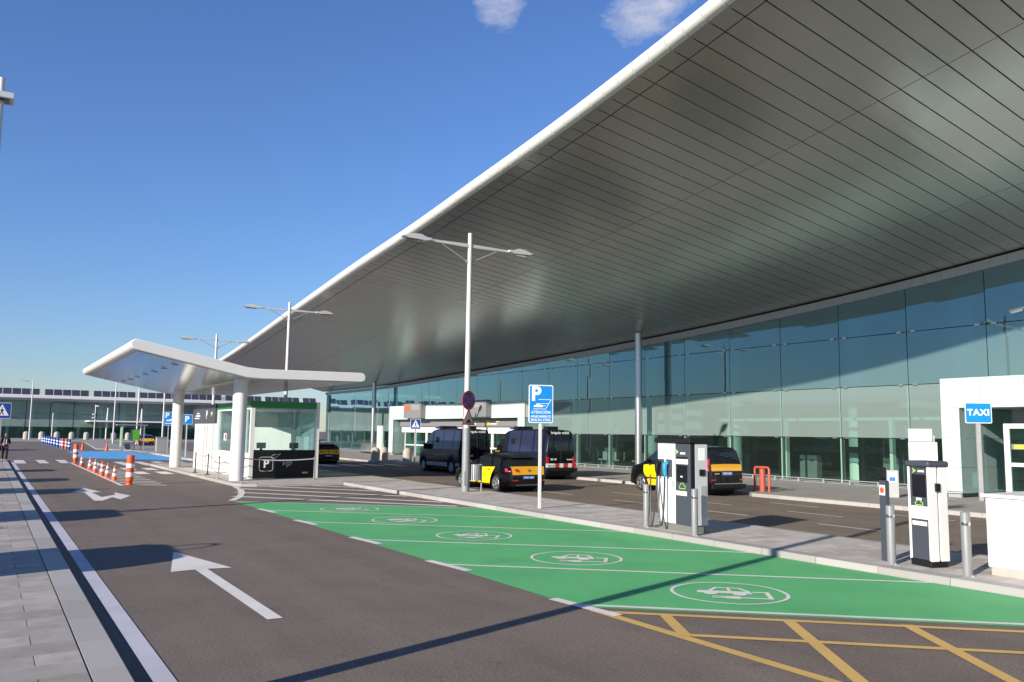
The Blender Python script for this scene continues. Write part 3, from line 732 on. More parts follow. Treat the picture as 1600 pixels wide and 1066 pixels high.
# ------------------------------------------------------------------ far glass wing with solar panels
WY = 182.0
wing = thing('terminal_wing', 'far low glass wing with a row of solar panels along its roof', 'building', (5, WY, 0))
def wb(b, name, m, **k):
    o = b.build(name, m, wing, **k); o.location = (-5, -WY, 0); return o
WX0, WX1 = -50, 62
b = MB(); b.box(WX0, WX1, WY - 3.2, WY + 20, 7.55, 8.2); wb(b, 'roof', M['fascia'], bevel=0.1)
b = MB(); b.box(WX0, WX1, WY - 2.6, WY + 0.2, 7.2, 7.54); wb(b, 'eaves', M['galv'])
nb = 28; st = (WX1 - WX0) / nb
for i in range(nb):
    x = WX0 + i * st
    for z0, z1, m in ((0.2, 2.25, 'glass_low'), (2.3, 4.75, 'glass_mid'), (4.8, 7.2, 'glass_mid')):
        b = MB(); b.add([(x + 0.03, WY, z0), (x + st - 0.03, WY, z0), (x + st - 0.03, WY, z1), (x + 0.03, WY, z1)], [(0, 1, 2, 3)]); wb(b, 'glass_pane', M[m], recalc=False)
    b = MB(); b.box(x - 0.05, x + 0.05, WY - 0.03, WY + 0.2, 0.12, 7.2); wb(b, 'mullion', M['black'])
    b = MB(); b.cyl((x + 1.2, WY + 3, 0.12), (x + 1.2, WY + 3, 7.4), 0.25, n=8); wb(b, 'interior_column', M['int_white'])
b = MB(); b.box(WX0, WX1, WY + 12, WY + 12.3, 0.1, 7.5); wb(b, 'interior_wall', M['wing_wall'])
b = MB(); b.box(WX0, WX1, WY + 0.3, WY + 12, 0.05, 0.13); wb(b, 'interior_floor', M['int_floor'])
sp = MB(); sp.hexa([(0, 0, 0), (1.36, 0, 0), (1.36, 0.05, 0), (0, 0.05, 0)], [(0, 0.55, 1.15), (1.36, 0.55, 1.15), (1.36, 0.60, 1.15), (0, 0.60, 1.15)])
sp_me = sp.mesh('solar_panel', M['solar'])
sr = MB(); sr.hexa([(0, -0.01, 0), (0.10, -0.01, 0), (0.10, 0.05, 0), (0, 0.05, 0)], [(0, 0.54, 1.17), (0.10, 0.54, 1.17), (0.10, 0.6, 1.17), (0, 0.6, 1.17)])
sr_me = sr.mesh('panel_frame', M['galv'])
x = WX0 + 1; i = 0
while x < WX1 - 2:
    if i % 6 != 5:
        p = inst('solar_panel', sp_me, wing, (x - 5, -3.0, 8.2)); inst('panel_frame', sr_me, p, (1.37, 0, 0))
        x += 1.50
    else: x += 0.75
    i += 1
b = MB(); b.box(16, 34, WY - 9, WY - 0.1, 3.35, 3.6); wb(b, 'entrance_canopy', M['white'])
for x in (19, 25, 31):
    b = MB(); b.cyl((x, WY - 8.5, 3.6), (x + 0.3, WY - 6, 6.0), 0.08, n=6); b.cyl((x + 0.3, WY - 6, 6.0), (x + 0.5, WY - 3, 3.6), 0.08, n=6); b.cyl((x, WY - 8, 0.12), (x, WY - 8, 3.4), 0.12, n=8); wb(b, 'canopy_mast', M['white'])
for (x, w, h) in ((38, 3, 1.6), (42, 5, 1.1), (36, 1.2, 2.4), (47, 2, 1.8)):
    b = MB(); b.box(x, x + w, WY + 4, WY + 6, 8.2, 8.2 + h); wb(b, 'roof_plant', M['galv'])

# parking structure on the far side of the road (behind the viewer's left; the terminal glass mirrors it)
cp = thing('parking_structure', 'long grey multi-storey car park left of the road, mirrored in the terminal glass', 'car park', (-75, 40, 0))
for z in (0.3, 3.2, 6.1):
    b = MB(); b.box(-10, 10, -60, 110, z + 2.0, z + 2.9); b.build('floor_slab', M['concrete'], cp)
for i in range(18):
    b = MB(); b.box(9.2, 9.8, -60 + i * 10, -59.4 + i * 10, 0, 9.0); b.build('column', M['white_wall'], cp)
b = MB(); b.box(-6, -5.6, -60, 110, 0, 9); b.build('core_wall', M['grey_box'], cp)
for i, y in enumerate((17.0, 25.2, 34.6, 42.0, 51.0)):
    # unseen rounded screens just outside the left edge, added to cast the road shadows
    t = thing('trolley_bay_screen', ['nearest', 'second nearest', 'third', 'fourth', 'farthest'][i] + ' rounded screen of the trolley bays outside the left edge, seen by its shadow', 'shelter', (-2.85, y - 1.9, LP), group='trolley bay screens')
    pts = [(-1.35, 0.0), (1.35, 0.0)] + [(1.35 - 0.55 + 0.55 * math.cos(a * math.pi / 12), 1.75 + 0.55 * math.sin(a * math.pi / 12)) for a in range(7)] + [(-0.8 - 0.55 * math.sin(a * math.pi / 12), 1.75 + 0.55 * math.cos(a * math.pi / 12)) for a in range(7)]
    b = MB(); b.prism(pts, -0.03, 0.03, 'x'); b.build('screen_panel', M['white'], t)
    for s in (-1.2, 1.2):
        b = MB(); b.cyl((-0.08, s, 0), (-0.08, s, 2.2), 0.04, n=8); b.build('post', M['galv'], t)
    b = MB(); b.tube([(0, 0.3 + 0.3 * math.cos(a * math.pi / 8), 2.36 + 0.28 * math.sin(a * math.pi / 8)) for a in range(17)], 0.035, 6); b.build('ring', M['galv'], t)
# ------------------------------------------------------------------ canopy and kiosk
canopy = thing('canopy', 'white folded canopy with rounded edges on round white columns over the kiosk', 'canopy', (9.2, 45, IH))
def cb(b, name, m, **k):
    o = b.build(name, m, canopy, **k); o.location = (-9.2, -45, -IH); return o
CY0, CY1 = 35.5, 55.2
def endcap(cx_, cz_, r, a0, n=8): return [(cx_ + r * math.cos(R(a0 + 180 * i / n)), cz_ + r * math.sin(R(a0 + 180 * i / n))) for i in range(n + 1)]
prof = endcap(4.76, 5.59, 0.21, 79) + [(9.1, 4.47), (9.7, 4.44)] + endcap(14.2, 4.71, 0.21, 270) + [(9.75, 4.86), (9.1, 4.91)]
b = MB(); b.prism(prof, CY0, CY1, 'y'); cb(b, 'roof', M['white'], bevel=0.03, seg=2, smooth=True, ang=25)
# lining strips under the canopy, each its own board
nst = 28; w = (CY1 - CY0 - 0.7) / nst
for i in range(nst):
    ya = CY0 + 0.35 + i * w + 0.006; yb = ya + w - 0.012
    for (xa, za, xb, zb) in ((4.85, 5.352, 9.15, 4.46), (9.70, 4.44, 14.1, 4.495)):
        b = MB(); b.hexa([(xa, ya, za - 0.018), (xb, ya, zb - 0.018), (xb, yb, zb - 0.018), (xa, yb, za - 0.018)], [(xa, ya, za - 0.002), (xb, ya, zb - 0.002), (xb, yb, zb - 0.002), (xa, yb, za - 0.002)])
        cb(b, 'lining_board', M['canopy_soffit'])
for i in range(7):
    y = 37.2 + i * 2.6; x = 6.6; z = 5.352 - (x - 4.85) * 0.2074
    b = MB(); b.box(x - 0.22, x + 0.22, y - 0.09, y + 0.09, z - 0.035, z - 0.019); cb(b, 'downlight', M['grey_box'])
for y in (36.85, 50.7):
    b = MB(); b.cyl((9.2, y, IH), (9.2, y, 4.6), 0.30, n=32); cb(b, 'column', M['white'], smooth=True)

kiosk = thing('vip_kiosk', 'white and glass parking kiosk with green roof band and black vip counter under the canopy', 'kiosk', (11.5, 43.5, IH))
def kb(b, name, m, **k):
    o = b.build(name, m, kiosk, **k); o.location = (-11.5, -43.5, -IH); return o
def kbox(name, m, *a, **k):
    b = MB(); b.box(*a); return kb(b, name, M[m], **k)
KX0, KX1, KY0, KY1 = 9.95, 13.1, 37.8, 49.6
kbox('front_panel', 'black', 10.13, 12.93, KY0 - 0.02, KY0 + 0.03, 0.16, 1.40)
kbox('counter', 'white_wall', 10.15, 12.9, KY0 + 0.05, KY0 + 0.6, 0.16, 1.38)
kbox('corner_post', 'white', 9.95, 10.12, KY0 - 0.03, KY0 + 0.14, IH, 3.28)
kbox('corner_post', 'white', 12.94, 13.1, KY0 - 0.05, KY0 + 0.2, IH, 3.6)
kbox('roof_band', 'kiosk_green', 9.90, 12.935, KY0 - 0.06, KY1, 3.29, 3.58, bevel=0.01)
kbox('roof_slab', 'white', 9.96, 13.08, KY0 + 0.21, KY1 - 0.05, 3.20, 3.285)
for (xa, xb) in ((10.13, 11.52), (11.535, 12.93)): kbox('front_glass', 'glass_kiosk', xa, xb, KY0 + 0.005, KY0 + 0.02, 1.41, 3.28)
kbox('left_wall', 'white_wall', 9.97, 10.1, KY0 + 0.16, 44.3, IH, 1.25)
kbox('left_wall', 'white_wall', 9.96, 10.12, 44.3, KY1, IH, 3.28)
kbox('window_frame', 'white', 9.95, 10.11, 44.1, 44.29, 1.25, 3.28)
kbox('window_frame', 'white', 9.955, 10.1, 38.8, 38.98, 1.25, 3.28)
for (ya, yb) in ((KY0 + 0.16, 38.79), (38.99, 41.5), (41.52, 44.09)): kbox('side_glass', 'glass_kiosk', 10.02, 10.035, ya, yb, 1.26, 3.27)
for y in (44.9, 46.3, 47.0): kbox('pilaster', 'charger_grey', 9.90, 9.955, y, y + 0.16, IH, 2.5)
kbox('right_wall', 'glass_side', 13.02, 13.05, KY0 + 0.22, KY1, 0.2, 3.2)
kbox('back_wall', 'white_wall', 10.13, 13.0, 44.0, 44.1, IH, 3.2)
kbox('end_wall', 'white_wall', 10.13, 13.0, KY1 - 0.1, KY1 - 0.01, IH, 3.2)
b = MB(); b.hexa([(11.15, 42.4, 0.16), (12.75, 40.85, 0.16), (12.8, 40.9, 0.16), (11.2, 42.45, 0.16)], [(11.15, 42.4, 2.42), (12.75, 40.85, 2.42), (12.8, 40.9, 2.42), (11.2, 42.45, 2.42)]); kb(b, 'back_panel', M['white'])  # white panel added and turned to the sun, stands for the sunlit back wall
kbox('floor', 'int_floor', 10.1, 13.05, KY0 + 0.04, KY1 - 0.1, IH + 0.001, 0.158)
for x in (10.35, 11.85):
    kbox('monitor', 'black', x, x + 0.42, KY0 + 0.35, KY0 + 0.39, 1.46, 1.72, bevel=0.01)
    kbox('monitor_foot', 'black', x + 0.16, x + 0.26, KY0 + 0.32, KY0 + 0.42, 1.385, 1.458)
kbox('notice', 'paper', 10.003, 10.013, 42.4, 42.9, 1.75, 2.1)
kbox('notice_print', 'sign_red', 9.995, 10.002, 42.45, 42.65, 1.8, 2.05)
kbox('notice', 'paper', 10.003, 10.013, 40.6, 40.95, 1.3, 1.55)
kbox('sign_board', 'charger_dark', 9.84, 9.955, 44.25, 49.75, 2.62, 3.56)
text('P', 0.62, M['white_txt'], kiosk, (9.835 - 11.5, 46.2 - 43.5, 3.02 - IH), FACE_NX, 0.01)
text('vip', 0.36, M['white_txt'], kiosk, (9.835 - 11.5, 45.1 - 43.5, 3.12 - IH), FACE_NX, 0.0, 0.35)
for k in range(3): kbox('sign_print', 'white_txt', 9.832, 9.839, 48.0 - 0.2 * (k % 2), 49.2 - 0.25 * k, 2.84 + k * 0.13, 2.90 + k * 0.13)
# logo on the black counter front: rounded square with P, hand, vip
fy = KY0 - 0.024
def outline(pts, w, name, m, closed=True):
    b = MB(); pts = list(pts); seq = list(zip(pts, pts[1:] + ([pts[0]] if closed else [])))
    if not closed: seq = list(zip(pts, pts[1:]))
    for p, q in seq: b.prism(quad(p, q, w), fy - 0.004, fy, 'y')
    kb(b, name, m)
rs = []
for (cx_, cz_, a0) in ((10.92, 0.99, 0), (10.50, 0.99, 90), (10.50, 0.55, 180), (10.92, 0.55, 270)):
    rs += [(cx_ + 0.09 * math.cos(R(a0 + t)), cz_ + 0.09 * math.sin(R(a0 + t))) for t in (0, 30, 60, 90)]
outline(rs, 0.028, 'logo_frame', M['grey_txt'])
text('P', 0.50, M['white_txt'], kiosk, (10.71 - 11.5, fy - 0.003 - 43.5, 0.77 - IH), FACE_NY, 0.012)
outline([(10.88, 1.06), (11.02, 1.18), (11.25, 1.2), (11.36, 1.24), (11.2, 1.1), (11.05, 1.02), (10.95, 1.04)], 0.022, 'logo_hand', M['grey_txt'])
text('vip', 0.40, M['grey_txt'], kiosk, (11.62 - 11.5, fy - 0.003 - 43.5, 0.82 - IH), FACE_NY, 0.0, 0.4)
text('aena', 0.13, M['white_txt'], kiosk, (12.5 - 11.5, fy - 0.003 - 43.5, 0.38 - IH), FACE_NY, 0.003)
# queue posts
st_b = MB(); st_b.lathe([(0.15, 0), (0.15, 0.015), (0.05, 0.04), (0.03, 0.05), (0.03, 0.93), (0.036, 0.94), (0.036, 1.0), (0.0, 1.01)], 16)
stm = [st_b.mesh('post', M['black'], True), st_b.mesh('post', M['steel'], True)]
sp_ = [(8.99, 44.2, 0), (9.1, 41.9, 0), (8.84, 38.5, 1), (9.52, 37.0, 1), (12.5, 36.5, 1)]
desc = ['black queue post farthest from the black counter', 'black queue post second from the far end of the rope line', 'steel queue post left of the front canopy column', 'steel queue post right of the front canopy column', 'steel queue post before the right end of the black counter']
for i, (x, y, k) in enumerate(sp_):
    t = thing('queue_post', desc[i], 'queue post', (x, y, IH), group='queue posts by the kiosk')
    inst('post', stm[k], t)
    if i < 4:
        nx, ny, _ = sp_[i + 1]
        for z in ((0.93, 0.45) if i < 3 else (0.93,)):
            b = MB()
            for q in range(8):
                f0, f1 = q / 8, (q + 1) / 8
                s0, s1 = -0.16 * f0 * (1 - f0) * 4 * 0.5, -0.16 * f1 * (1 - f1) * 4 * 0.5
                X0, Yq0, X1, Yq1 = (nx - x) * f0, (ny - y) * f0, (nx - x) * f1, (ny - y) * f1
                b.hexa([(X0, Yq0, z + s0 - 0.025), (X0 + 0.006, Yq0 + 0.004, z + s0 - 0.025), (X1 + 0.006, Yq1 + 0.004, z + s1 - 0.025), (X1, Yq1, z + s1 - 0.025)], [(X0, Yq0, z + s0 + 0.025), (X0 + 0.006, Yq0 + 0.004, z + s0 + 0.025), (X1 + 0.006, Yq1 + 0.004, z + s1 + 0.025), (X1, Yq1, z + s1 + 0.025)])
            b.build('belt', M['galv'], t)

# ------------------------------------------------------------------ lamp posts
def lamp_head(b, x0, sgn):
    """flat wedge-shaped luminaire along x"""
    pts = [(0, -0.02), (0.25, -0.07), (0.95, -0.05), (1.15, 0.02), (0.75, 0.14), (0.45, 0.16), (0.2, 0.07), (0, 0.06)]
    b.prism([(x0 + sgn * p[0], p[1]) for p in pts], -0.15, 0.15, 'y')
def lamp(x, y, top, label, z=IH, sleeve=False, arms=(1, -1), group='two-armed lamp posts'):
    t = thing('lamp_post', label, 'lamp post', (x, y, z), group=group)
    b = MB(); b.cyl((0, 0, 0), (0, 0, top), 0.125, 0.085, 16); b.build('pole', M['pole'], t, smooth=True)
    if sleeve:
        b = MB(); b.cyl((0, 0, 0), (0, 0, 2.35), 0.15, 0.145, 16); b.build('sleeve', M['grey_sleeve'], t, smooth=True)
        b = MB(); b.box(-0.16, 0.0, -0.17, -0.10, 0.25, 0.75); b.build('hatch', M['galv'], t, bevel=0.01)
    za = top - 0.5
    if not arms:
        b = MB(); b.box(-0.3, 0.3, -0.28, 0.28, za - 0.08, za + 0.08); b.build('lamp_head', M['pole'], t, bevel=0.02)
        b = MB(); b.box(-0.2, 0.2, -0.2, 0.2, za - 0.1, za - 0.082); b.build('lens', M['screen'], t)
    for s in arms:
        b = MB(); b.hexa([(0.06 * s, -0.05, za - 0.06), (1.75 * s, -0.035, za - 0.03), (1.75 * s, 0.035, za - 0.03), (0.06 * s, 0.05, za - 0.06)], [(0.06 * s, -0.05, za + 0.07), (1.75 * s, -0.035, za + 0.05), (1.75 * s, 0.035, za + 0.05), (0.06 * s, 0.05, za + 0.07)])
        b.build('arm', M['pole'], t)
        b = MB(); b.cyl((0.08 * s, 0, za - 0.62), (1.25 * s, 0, za - 0.04), 0.022, n=8); b.cyl((0.07 * s, 0, za - 0.66), (0.16 * s, 0, za - 0.6), 0.04, n=8); b.build('strut', M['galv'], t)
        b = MB(); lamp_head(b, 1.7 * s, s); b.build('lamp_head', M['pole'], t, loc=(0, 0, za), bevel=0.015)
        b = MB(); b.box(min(2.05 * s, 2.65 * s), max(2.05 * s, 2.65 * s), -0.12, 0.12, za - 0.085, za - 0.072); b.build('lens', M['screen'], t)
    return t
l1 = lamp(15.24, 27.5, 9.8, 'tall white lamp post with round and triangular road signs on the island', sleeve=True)
lamp(15.45, 50.9, 10.1, 'white two-armed lamp post rising behind the kiosk canopy')
lamp(15.4, 70.2, 9.9, 'distant two-armed lamp post left of the roof tip')
lamp(15.3, 4.1, 9.9, 'two-armed lamp post outside the right edge, mirrored in the terminal glass')
lamp(-0.25, 6.95, 11.1, 'lamp post outside the left edge that throws the long shadow over the green bays', LP, arms=())
lamp(-0.30, 24.4, 11.1, 'lamp post top at the upper left edge', LP, arms=())
# signs on the first lamp post
t = thing('no_stopping_sign', 'round blue no-stopping sign with red rim and cross on the lamp post', 'road sign', (15.22, 27.33, 3.50), rz=R(19))
b = MB(); b.cyl((0, 0.02, 0), (0, -0.0, 0), 0.36, n=40); b.build('plate', M['sign_red'], t)
b = MB(); b.cyl((0, -0.001, 0), (0, -0.006, 0), 0.285, n=40); b.build('field', M['sign_navy'], t)
b = MB()
for a in (45, -45): 
    d = Vector((math.cos(R(a)), math.sin(R(a)))) * 0.30; b.prism(quad(tuple(-d), tuple(d), 0.055), -0.011 - 0.002 * (a > 0), -0.007, 'y')
b.build('cross', M['sign_red'], t)
t = thing('hump_sign', 'red triangular hump warning sign below the round sign on the lamp post', 'road sign', (15.22, 27.32, 2.58), rz=R(19))
b = MB(); b.prism([(-0.36, 0), (0.36, 0), (0, 0.62)], 0, 0.02, 'y'); b.build('plate', M['sign_red'], t, bevel=0.01)
b = MB(); b.prism([(-0.26, 0.055), (0.26, 0.055), (0, 0.50)], -0.006, -0.001, 'y'); b.build('field', M['charger_grey'], t)
b = MB(); b.prism([(-0.17, 0.08), (0.17, 0.08), (0.10, 0.13), (0.06, 0.20), (-0.06, 0.20), (-0.10, 0.13)], -0.011, -0.007, 'y'); b.build('hump_symbol', M['black'], t)
# litter bin by the lamp
t = thing('litter_bin', 'grey slatted litter bin on a post beside the lamp post', 'bin', (15.62, 27.45, IH))
b = MB(); b.lathe([(0.17, 0.42), (0.19, 0.98), (0.175, 0.98), (0.15, 0.45)], 20); b.build('liner', M['grey_sleeve'], t, smooth=True)
for i in range(16):
    a = i * math.pi / 8; b = MB(); b.box(-0.022, 0.022, -0.008, 0.008, 0.40, 1.0); b.build('slat', M['galv'], t, loc=(0.20 * math.cos(a), 0.20 * math.sin(a), 0), rot=(0, 0, a + math.pi / 2))
b = MB(); b.cyl((0.20, -0.12, 0), (0.20, -0.12, 1.0), 0.025, n=8); b.build('post', M['galv'], t)

# far single poles
fpd = [(6.0, 160.5, 10.0, 'distant single-armed lamp post before the far glass wing, near the person'), (14.9, 128, 9.0, 'thin distant pole left of the bus shelter'), (16.7, 119.4, 10.5, 'thin distant pole right behind the bus shelter'), (17.3, 104, 9.5, 'thin distant pole left of the blue parking signs'), (15.6, 88, 8.6, 'distant pole rising behind the first blue parking sign'), (16.2, 166, 6.2, 'short distant pole with floodlights at the far pavement'), (9.6, 166, 4.6, 'low grey pole before the far glass wing')]
for i, (x, y, h, lab) in enumerate(fpd):
    t = thing('light_pole', lab, 'lamp post', (x, y, IH), group='thin poles in the distance')
    b = MB(); b.cyl((0, 0, 0), (0, 0, h), 0.11, 0.08, 10); b.build('pole', M['pole'], t, smooth=True)
    if i == 0:
        b = MB(); b.box(-1.3, 0, -0.05, 0.05, h - 0.35, h - 0.25); b.build('arm', M['pole'], t); b = MB(); lamp_head(b, -0.9, -1); b.build('lamp_head', M['pole'], t, loc=(0, 0, h - 0.25))
    if i == 5:
        for z in (h - 0.2, h - 2.3, h - 1.7): b = MB(); b.box(-0.5 if z < h - 1 else 0.05, -0.1 if z < h - 1 else 0.5, -0.15, 0.15, z - 0.14, z + 0.1); b.build('floodlight', M['white'], t, bevel=0.03)

# ------------------------------------------------------------------ sign posts
def sign_post(name, label, x, y, z, h, rz=0, r=0.045, m='pole'):
    t = thing(name, label, 'sign', (x, y, z), rz=rz)
    b = MB(); b.box(-r, r, 0.025, 0.025 + 2 * r * 0.8, 0, h); b.build('post', M[m], t, bevel=0.008); return t
def rrect(w, h, r, cx_=0, cz_=0, n=5):
    p = []
    for (sx, sz, a0) in ((1, 1, 0), (-1, 1, 90), (-1, -1, 180), (1, -1, 270)):
        for i in range(n): a = R(a0 + 90 * i / (n - 1)); p.append((cx_ + sx * (w / 2 - r) + r * math.cos(a), cz_ + sz * (h / 2 - r) + r * math.sin(a)))
    return p
def plate(t, w, h, zc, m, border='white_txt', bw=0.025):
    b = MB(); b.prism(rrect(w, h, 0.05, 0, zc), 0, 0.022, 'y'); b.build('plate', M[border], t)
    b = MB(); b.prism(rrect(w - 2 * bw, h - 2 * bw, 0.035, 0, zc), -0.004, -0.0005, 'y'); b.build('field', M[m], t)
t = sign_post('parking_sign', 'large blue P sign with car drawing and white lettering on a thin post', 13.83, 20.45, IH, 3.5, rz=R(-20))
plate(t, 0.74, 1.12, 3.05, 'sign_blue')
text('P', 0.58, M['white_txt'], t, (-0.15, -0.007, 3.33), FACE_NY, 0.02)
text('ATENCIÓN', 0.115, M['white_txt'], t, (0.0, -0.007, 2.80), FACE_NY, 0.002, sx=0.95)
text('APARCAMIENTO', 0.098, M['white_txt'], t, (0, -0.007, 2.675), FACE_NY, 0.002, sx=0.78)
text('MARCHA ATRÁS', 0.098, M['white_txt'], t, (0, -0.007, 2.575), FACE_NY, 0.002, sx=0.78)
b = MB()
for p, q in (((-0.08, 3.18), (0.31, 3.18)), ((0.31, 3.18), (0.14, 2.90)), ((0.14, 2.90), (-0.24, 2.90)), ((-0.0, 3.06), (0.23, 3.06))): b.prism(quad(p, q, 0.014), -0.008, -0.0045, 'y')
b.build('bay_drawing', M['white_txt'], t)
b = MB(); b.prism([(-0.22, 2.955), (0.06, 2.955), (0.07, 3.0), (0.0, 3.02), (-0.04, 3.06), (-0.13, 3.06), (-0.17, 3.01), (-0.22, 3.0)], -0.008, -0.0045, 'y')
b.prism([(0.08, 2.985), (0.14, 2.985), (0.14, 3.0), (0.08, 3.0)], -0.008, -0.0045, 'y'); b.build('car_drawing', M['white_txt'], t)
t = sign_post('taxi_sign', 'blue square sign reading TAXI on a grey post by the right portal', 30.2, 16.55, IH, 3.35, rz=R(-40), r=0.07, m='galv')
plate(t, 0.90, 0.74, 3.13, 'sign_blue'); text('TAXI', 0.31, M['white_txt'], t, (0, -0.007, 3.14), FACE_NY, 0.010)
t = sign_post('parking_sign', 'distant blue P sign with white drawing left of the far canopy column', 12.75, 74, IH, 2.6, rz=R(-8), m='galv')
plate(t, 0.78, 1.12, 2.98, 'sign_blue'); text('P', 0.55, M['white_txt'], t, (-0.14, -0.007, 3.24), FACE_NY, 0.02)
b = MB(); b.prism([(-0.2, 2.78), (0.15, 2.78), (0.25, 2.98), (0.0, 2.9), (-0.2, 2.88)], -0.008, -0.0045, 'y'); b.prism([(-0.28, 2.56), (0.28, 2.56), (0.28, 2.62), (-0.28, 2.62)], -0.008, -0.0045, 'y'); b.build('print', M['white_txt'], t)
t = sign_post('parking_sign', 'small square blue P sign right of the far canopy column', 13.2, 68.8, IH, 2.6, rz=R(-8), m='pole')
plate(t, 0.78, 0.76, 2.90, 'sign_blue'); text('P', 0.62, M['white_txt'], t, (-0.02, -0.007, 2.9), FACE_NY, 0.025)
def ped_sign(label, x, y, z, h, w, rz):
    t = sign_post('crossing_sign', label, x, y, z, h - 0.1, rz=rz, m='galv'); zc = h
    plate(t, w, w, zc, 'sign_navy')
    k = w / 0.7
    b = MB(); b.prism([(-0.27 * k, zc - 0.22 * k), (0.27 * k, zc - 0.22 * k), (0, zc + 0.28 * k)], -0.008, -0.0045, 'y'); b.build('triangle', M['white_txt'], t)
    b = MB(); Q = lambda p, q, ww: b.prism(quad((p[0] * k, zc + p[1] * k), (q[0] * k, zc + q[1] * k), ww * k), -0.012, -0.0085, 'y')
    Q((0, 0.08), (0.0, -0.05), 0.06); Q((0, -0.04), (0.07, -0.19), 0.035); Q((0, -0.04), (-0.08, -0.19), 0.035); Q((0.0, 0.05), (0.09, -0.02), 0.025); Q((0.0, 0.05), (-0.08, -0.01), 0.025); Q((0, 0.10), (0, 0.14), 0.045)
    b.build('walker_symbol', M['black'], t)
ped_sign('blue pedestrian crossing sign before the front of the left police van', 25.45, 53.3, IH, 2.72, 0.72, R(-20))
ped_sign('blue pedestrian crossing sign cut by the left edge', 0.72, 62.0, LP, 3.2, 1.0, R(0))

# ------------------------------------------------------------------ bollards
bol = MB(); bol.lathe([(0.072, 0), (0.072, 1.0), (0.064, 1.01), (0.0, 1.012)], 24)
bol_me = bol.mesh('post', M['bollard'], True)
band = MB(); band.lathe([(0.0735, 0.80), (0.075, 0.805), (0.075, 0.85), (0.0735, 0.855)], 24); band_me = band.mesh('band', M['chrome'], True)
bp_ = MB(); bp_.box(-0.17, 0.17, -0.05, 0.05, 0, 0.012)
for a, c in ((-0.14, 0), (0.14, 0)): bp_.cyl((a, c, 0.012), (a, c, 0.035), 0.018, n=6)
bp_me = bp_.mesh('base_plate', M['galv'])
for (x, y, lab) in ((13.44, 15.35, 'steel bollard left of the wide charger'), (13.32, 13.62, 'steel bollard before the right corner of the wide charger'), (13.50, 9.02, 'steel bollard beside the black post of the slim charger'), (13.48, 7.68, 'steel bollard between the slim charger and the white cabinet')):
    t = thing('steel_bollard', lab, 'bollard', (x, y, IH), group='steel bollards by the chargers'); inst('post', bol_me, t); inst('band', band_me, t); inst('base_plate', bp_me, t, rot=(0, 0, R(60)))
sb = MB(); sb.lathe([(0.33, 0), (0.33, 0.66), (0.30, 0.82), (0.22, 0.94), (0.1, 1.0), (0, 1.01)], 20); sb_me = sb.mesh('stone', M['stone'], True)
for i, (x, y, s, lab) in enumerate(((24.75, 58.6, 1, 'left stone bollard before the luggage trolleys'), (25.75, 59.4, 1, 'middle stone bollard before the luggage trolleys'), (25.95, 55.6, 1, 'stone bollard left of the pedestrian crossing sign'))):
    o = inst('stone_bollard', sb_me, None, (x, y, IH)); tag(o, lab, 'bollard', 'stone bollards')
for i, (px, y) in enumerate(((5.7, 165), (8.0, 165), (10.3, 165), (12.6, 165), (14.9, 165), (19.3, 165), (21.6, 165))):
    o = inst('stone_bollard', sb_me, None, (px, y, IH)); o.scale = (1.35, 1.35, 1.35); tag(o, 'far stone bollard in the row before the far glass wing', 'bollard', 'far stone bollards')

# ------------------------------------------------------------------ cones and flexible posts
def cone():
    b = MB(); b.box(-0.20, 0.20, -0.20, 0.20, 0, 0.04); b.mi = 0
    me = None
    R0, R1, Hc = 0.145, 0.028, 0.86
    zs = [0.04, 0.24, 0.40, 0.52, 0.66, 0.86]
    for i, (a, c) in enumerate(zip(zs, zs[1:])):
        b.mi = 1 if i in (1, 3) else 0
        ra, rc = [R0 + (R1 - R0) * (z - 0.04) / (Hc - 0.04) for z in (a, c)]
        b.cyl((0, 0, a), (0, 0, c), ra, rc, 20)
    return b.mesh('cone', [M['cone_red'], M['white_txt']], True)
cone_me = cone()
for i, (x, y) in enumerate(((4.87, 55.5), (4.9, 51.2), (4.87, 48.2), (4.85, 45.0), (4.88, 43.1), (4.86, 40.4))):
    o = inst('traffic_cone', cone_me, None, (x, y, ZW), (0, 0, random.uniform(0, 1))); o.scale = (0.85, 0.85, 0.78)
    tag(o, ['farthest', 'second farthest', 'third farthest', 'third nearest', 'second nearest', 'nearest'][i] + ' orange and white cone in the row between the two striped posts', 'traffic cone', 'row of striped traffic cones')
cone2 = MB(); cone2.box(-0.22, 0.22, -0.22, 0.22, 0, 0.05); cone2.cyl((0, 0, 0.05), (0, 0, 0.9), 0.16, 0.03, 16)
c2me = cone2.mesh('cone', M['cone_red'], True)
for (x, y, lab) in ((8.1, 92.5, 'plain orange cone beyond the blue bay, left one'), (10.1, 91.0, 'plain orange cone beyond the blue bay, before the bus shelter')):
    o = inst('traffic_cone', c2me, None, (x, y, ZW)); o.scale = (1.0, 1.0, 0.95); tag(o, lab, 'traffic cone')
def flex(c1, c2):
    b = MB(); zs = [0.06, 0.14, 0.30, 0.46, 0.62, 0.78, 0.94, 1.08]
    b.cyl((0, 0, 0), (0, 0, 0.06), 0.13, 0.12, 20)
    b.cyl((0, 0, 0.06), (0, 0, 0.16), 0.09, 0.135, 20)
    for i, (a, c) in enumerate(zip(zs[1:], zs[2:])):
        b.mi = 1 if i in (1, 3) else 0
        b.cyl((0, 0, a + (0.02 if i == 0 else 0)), (0, 0, c), 0.14, 0.14, 20)
    b.mi = 0
    return b.mesh('flexible_post', [M[c1], M[c2]], True)
fr, fb = flex('cone_red', 'white_txt'), flex('blue_post', 'white_txt')
for (x, y, lab) in ((5.03, 37.1, 'near red and white flexible post at the end of the cone row'), (5.02, 61.5, 'far red and white flexible post at the start of the cone row')):
    o = inst('flexible_post', fr, None, (x, y, ZW)); o.scale = (1.08, 1.08, 1.1); tag(o, lab, 'marker post')
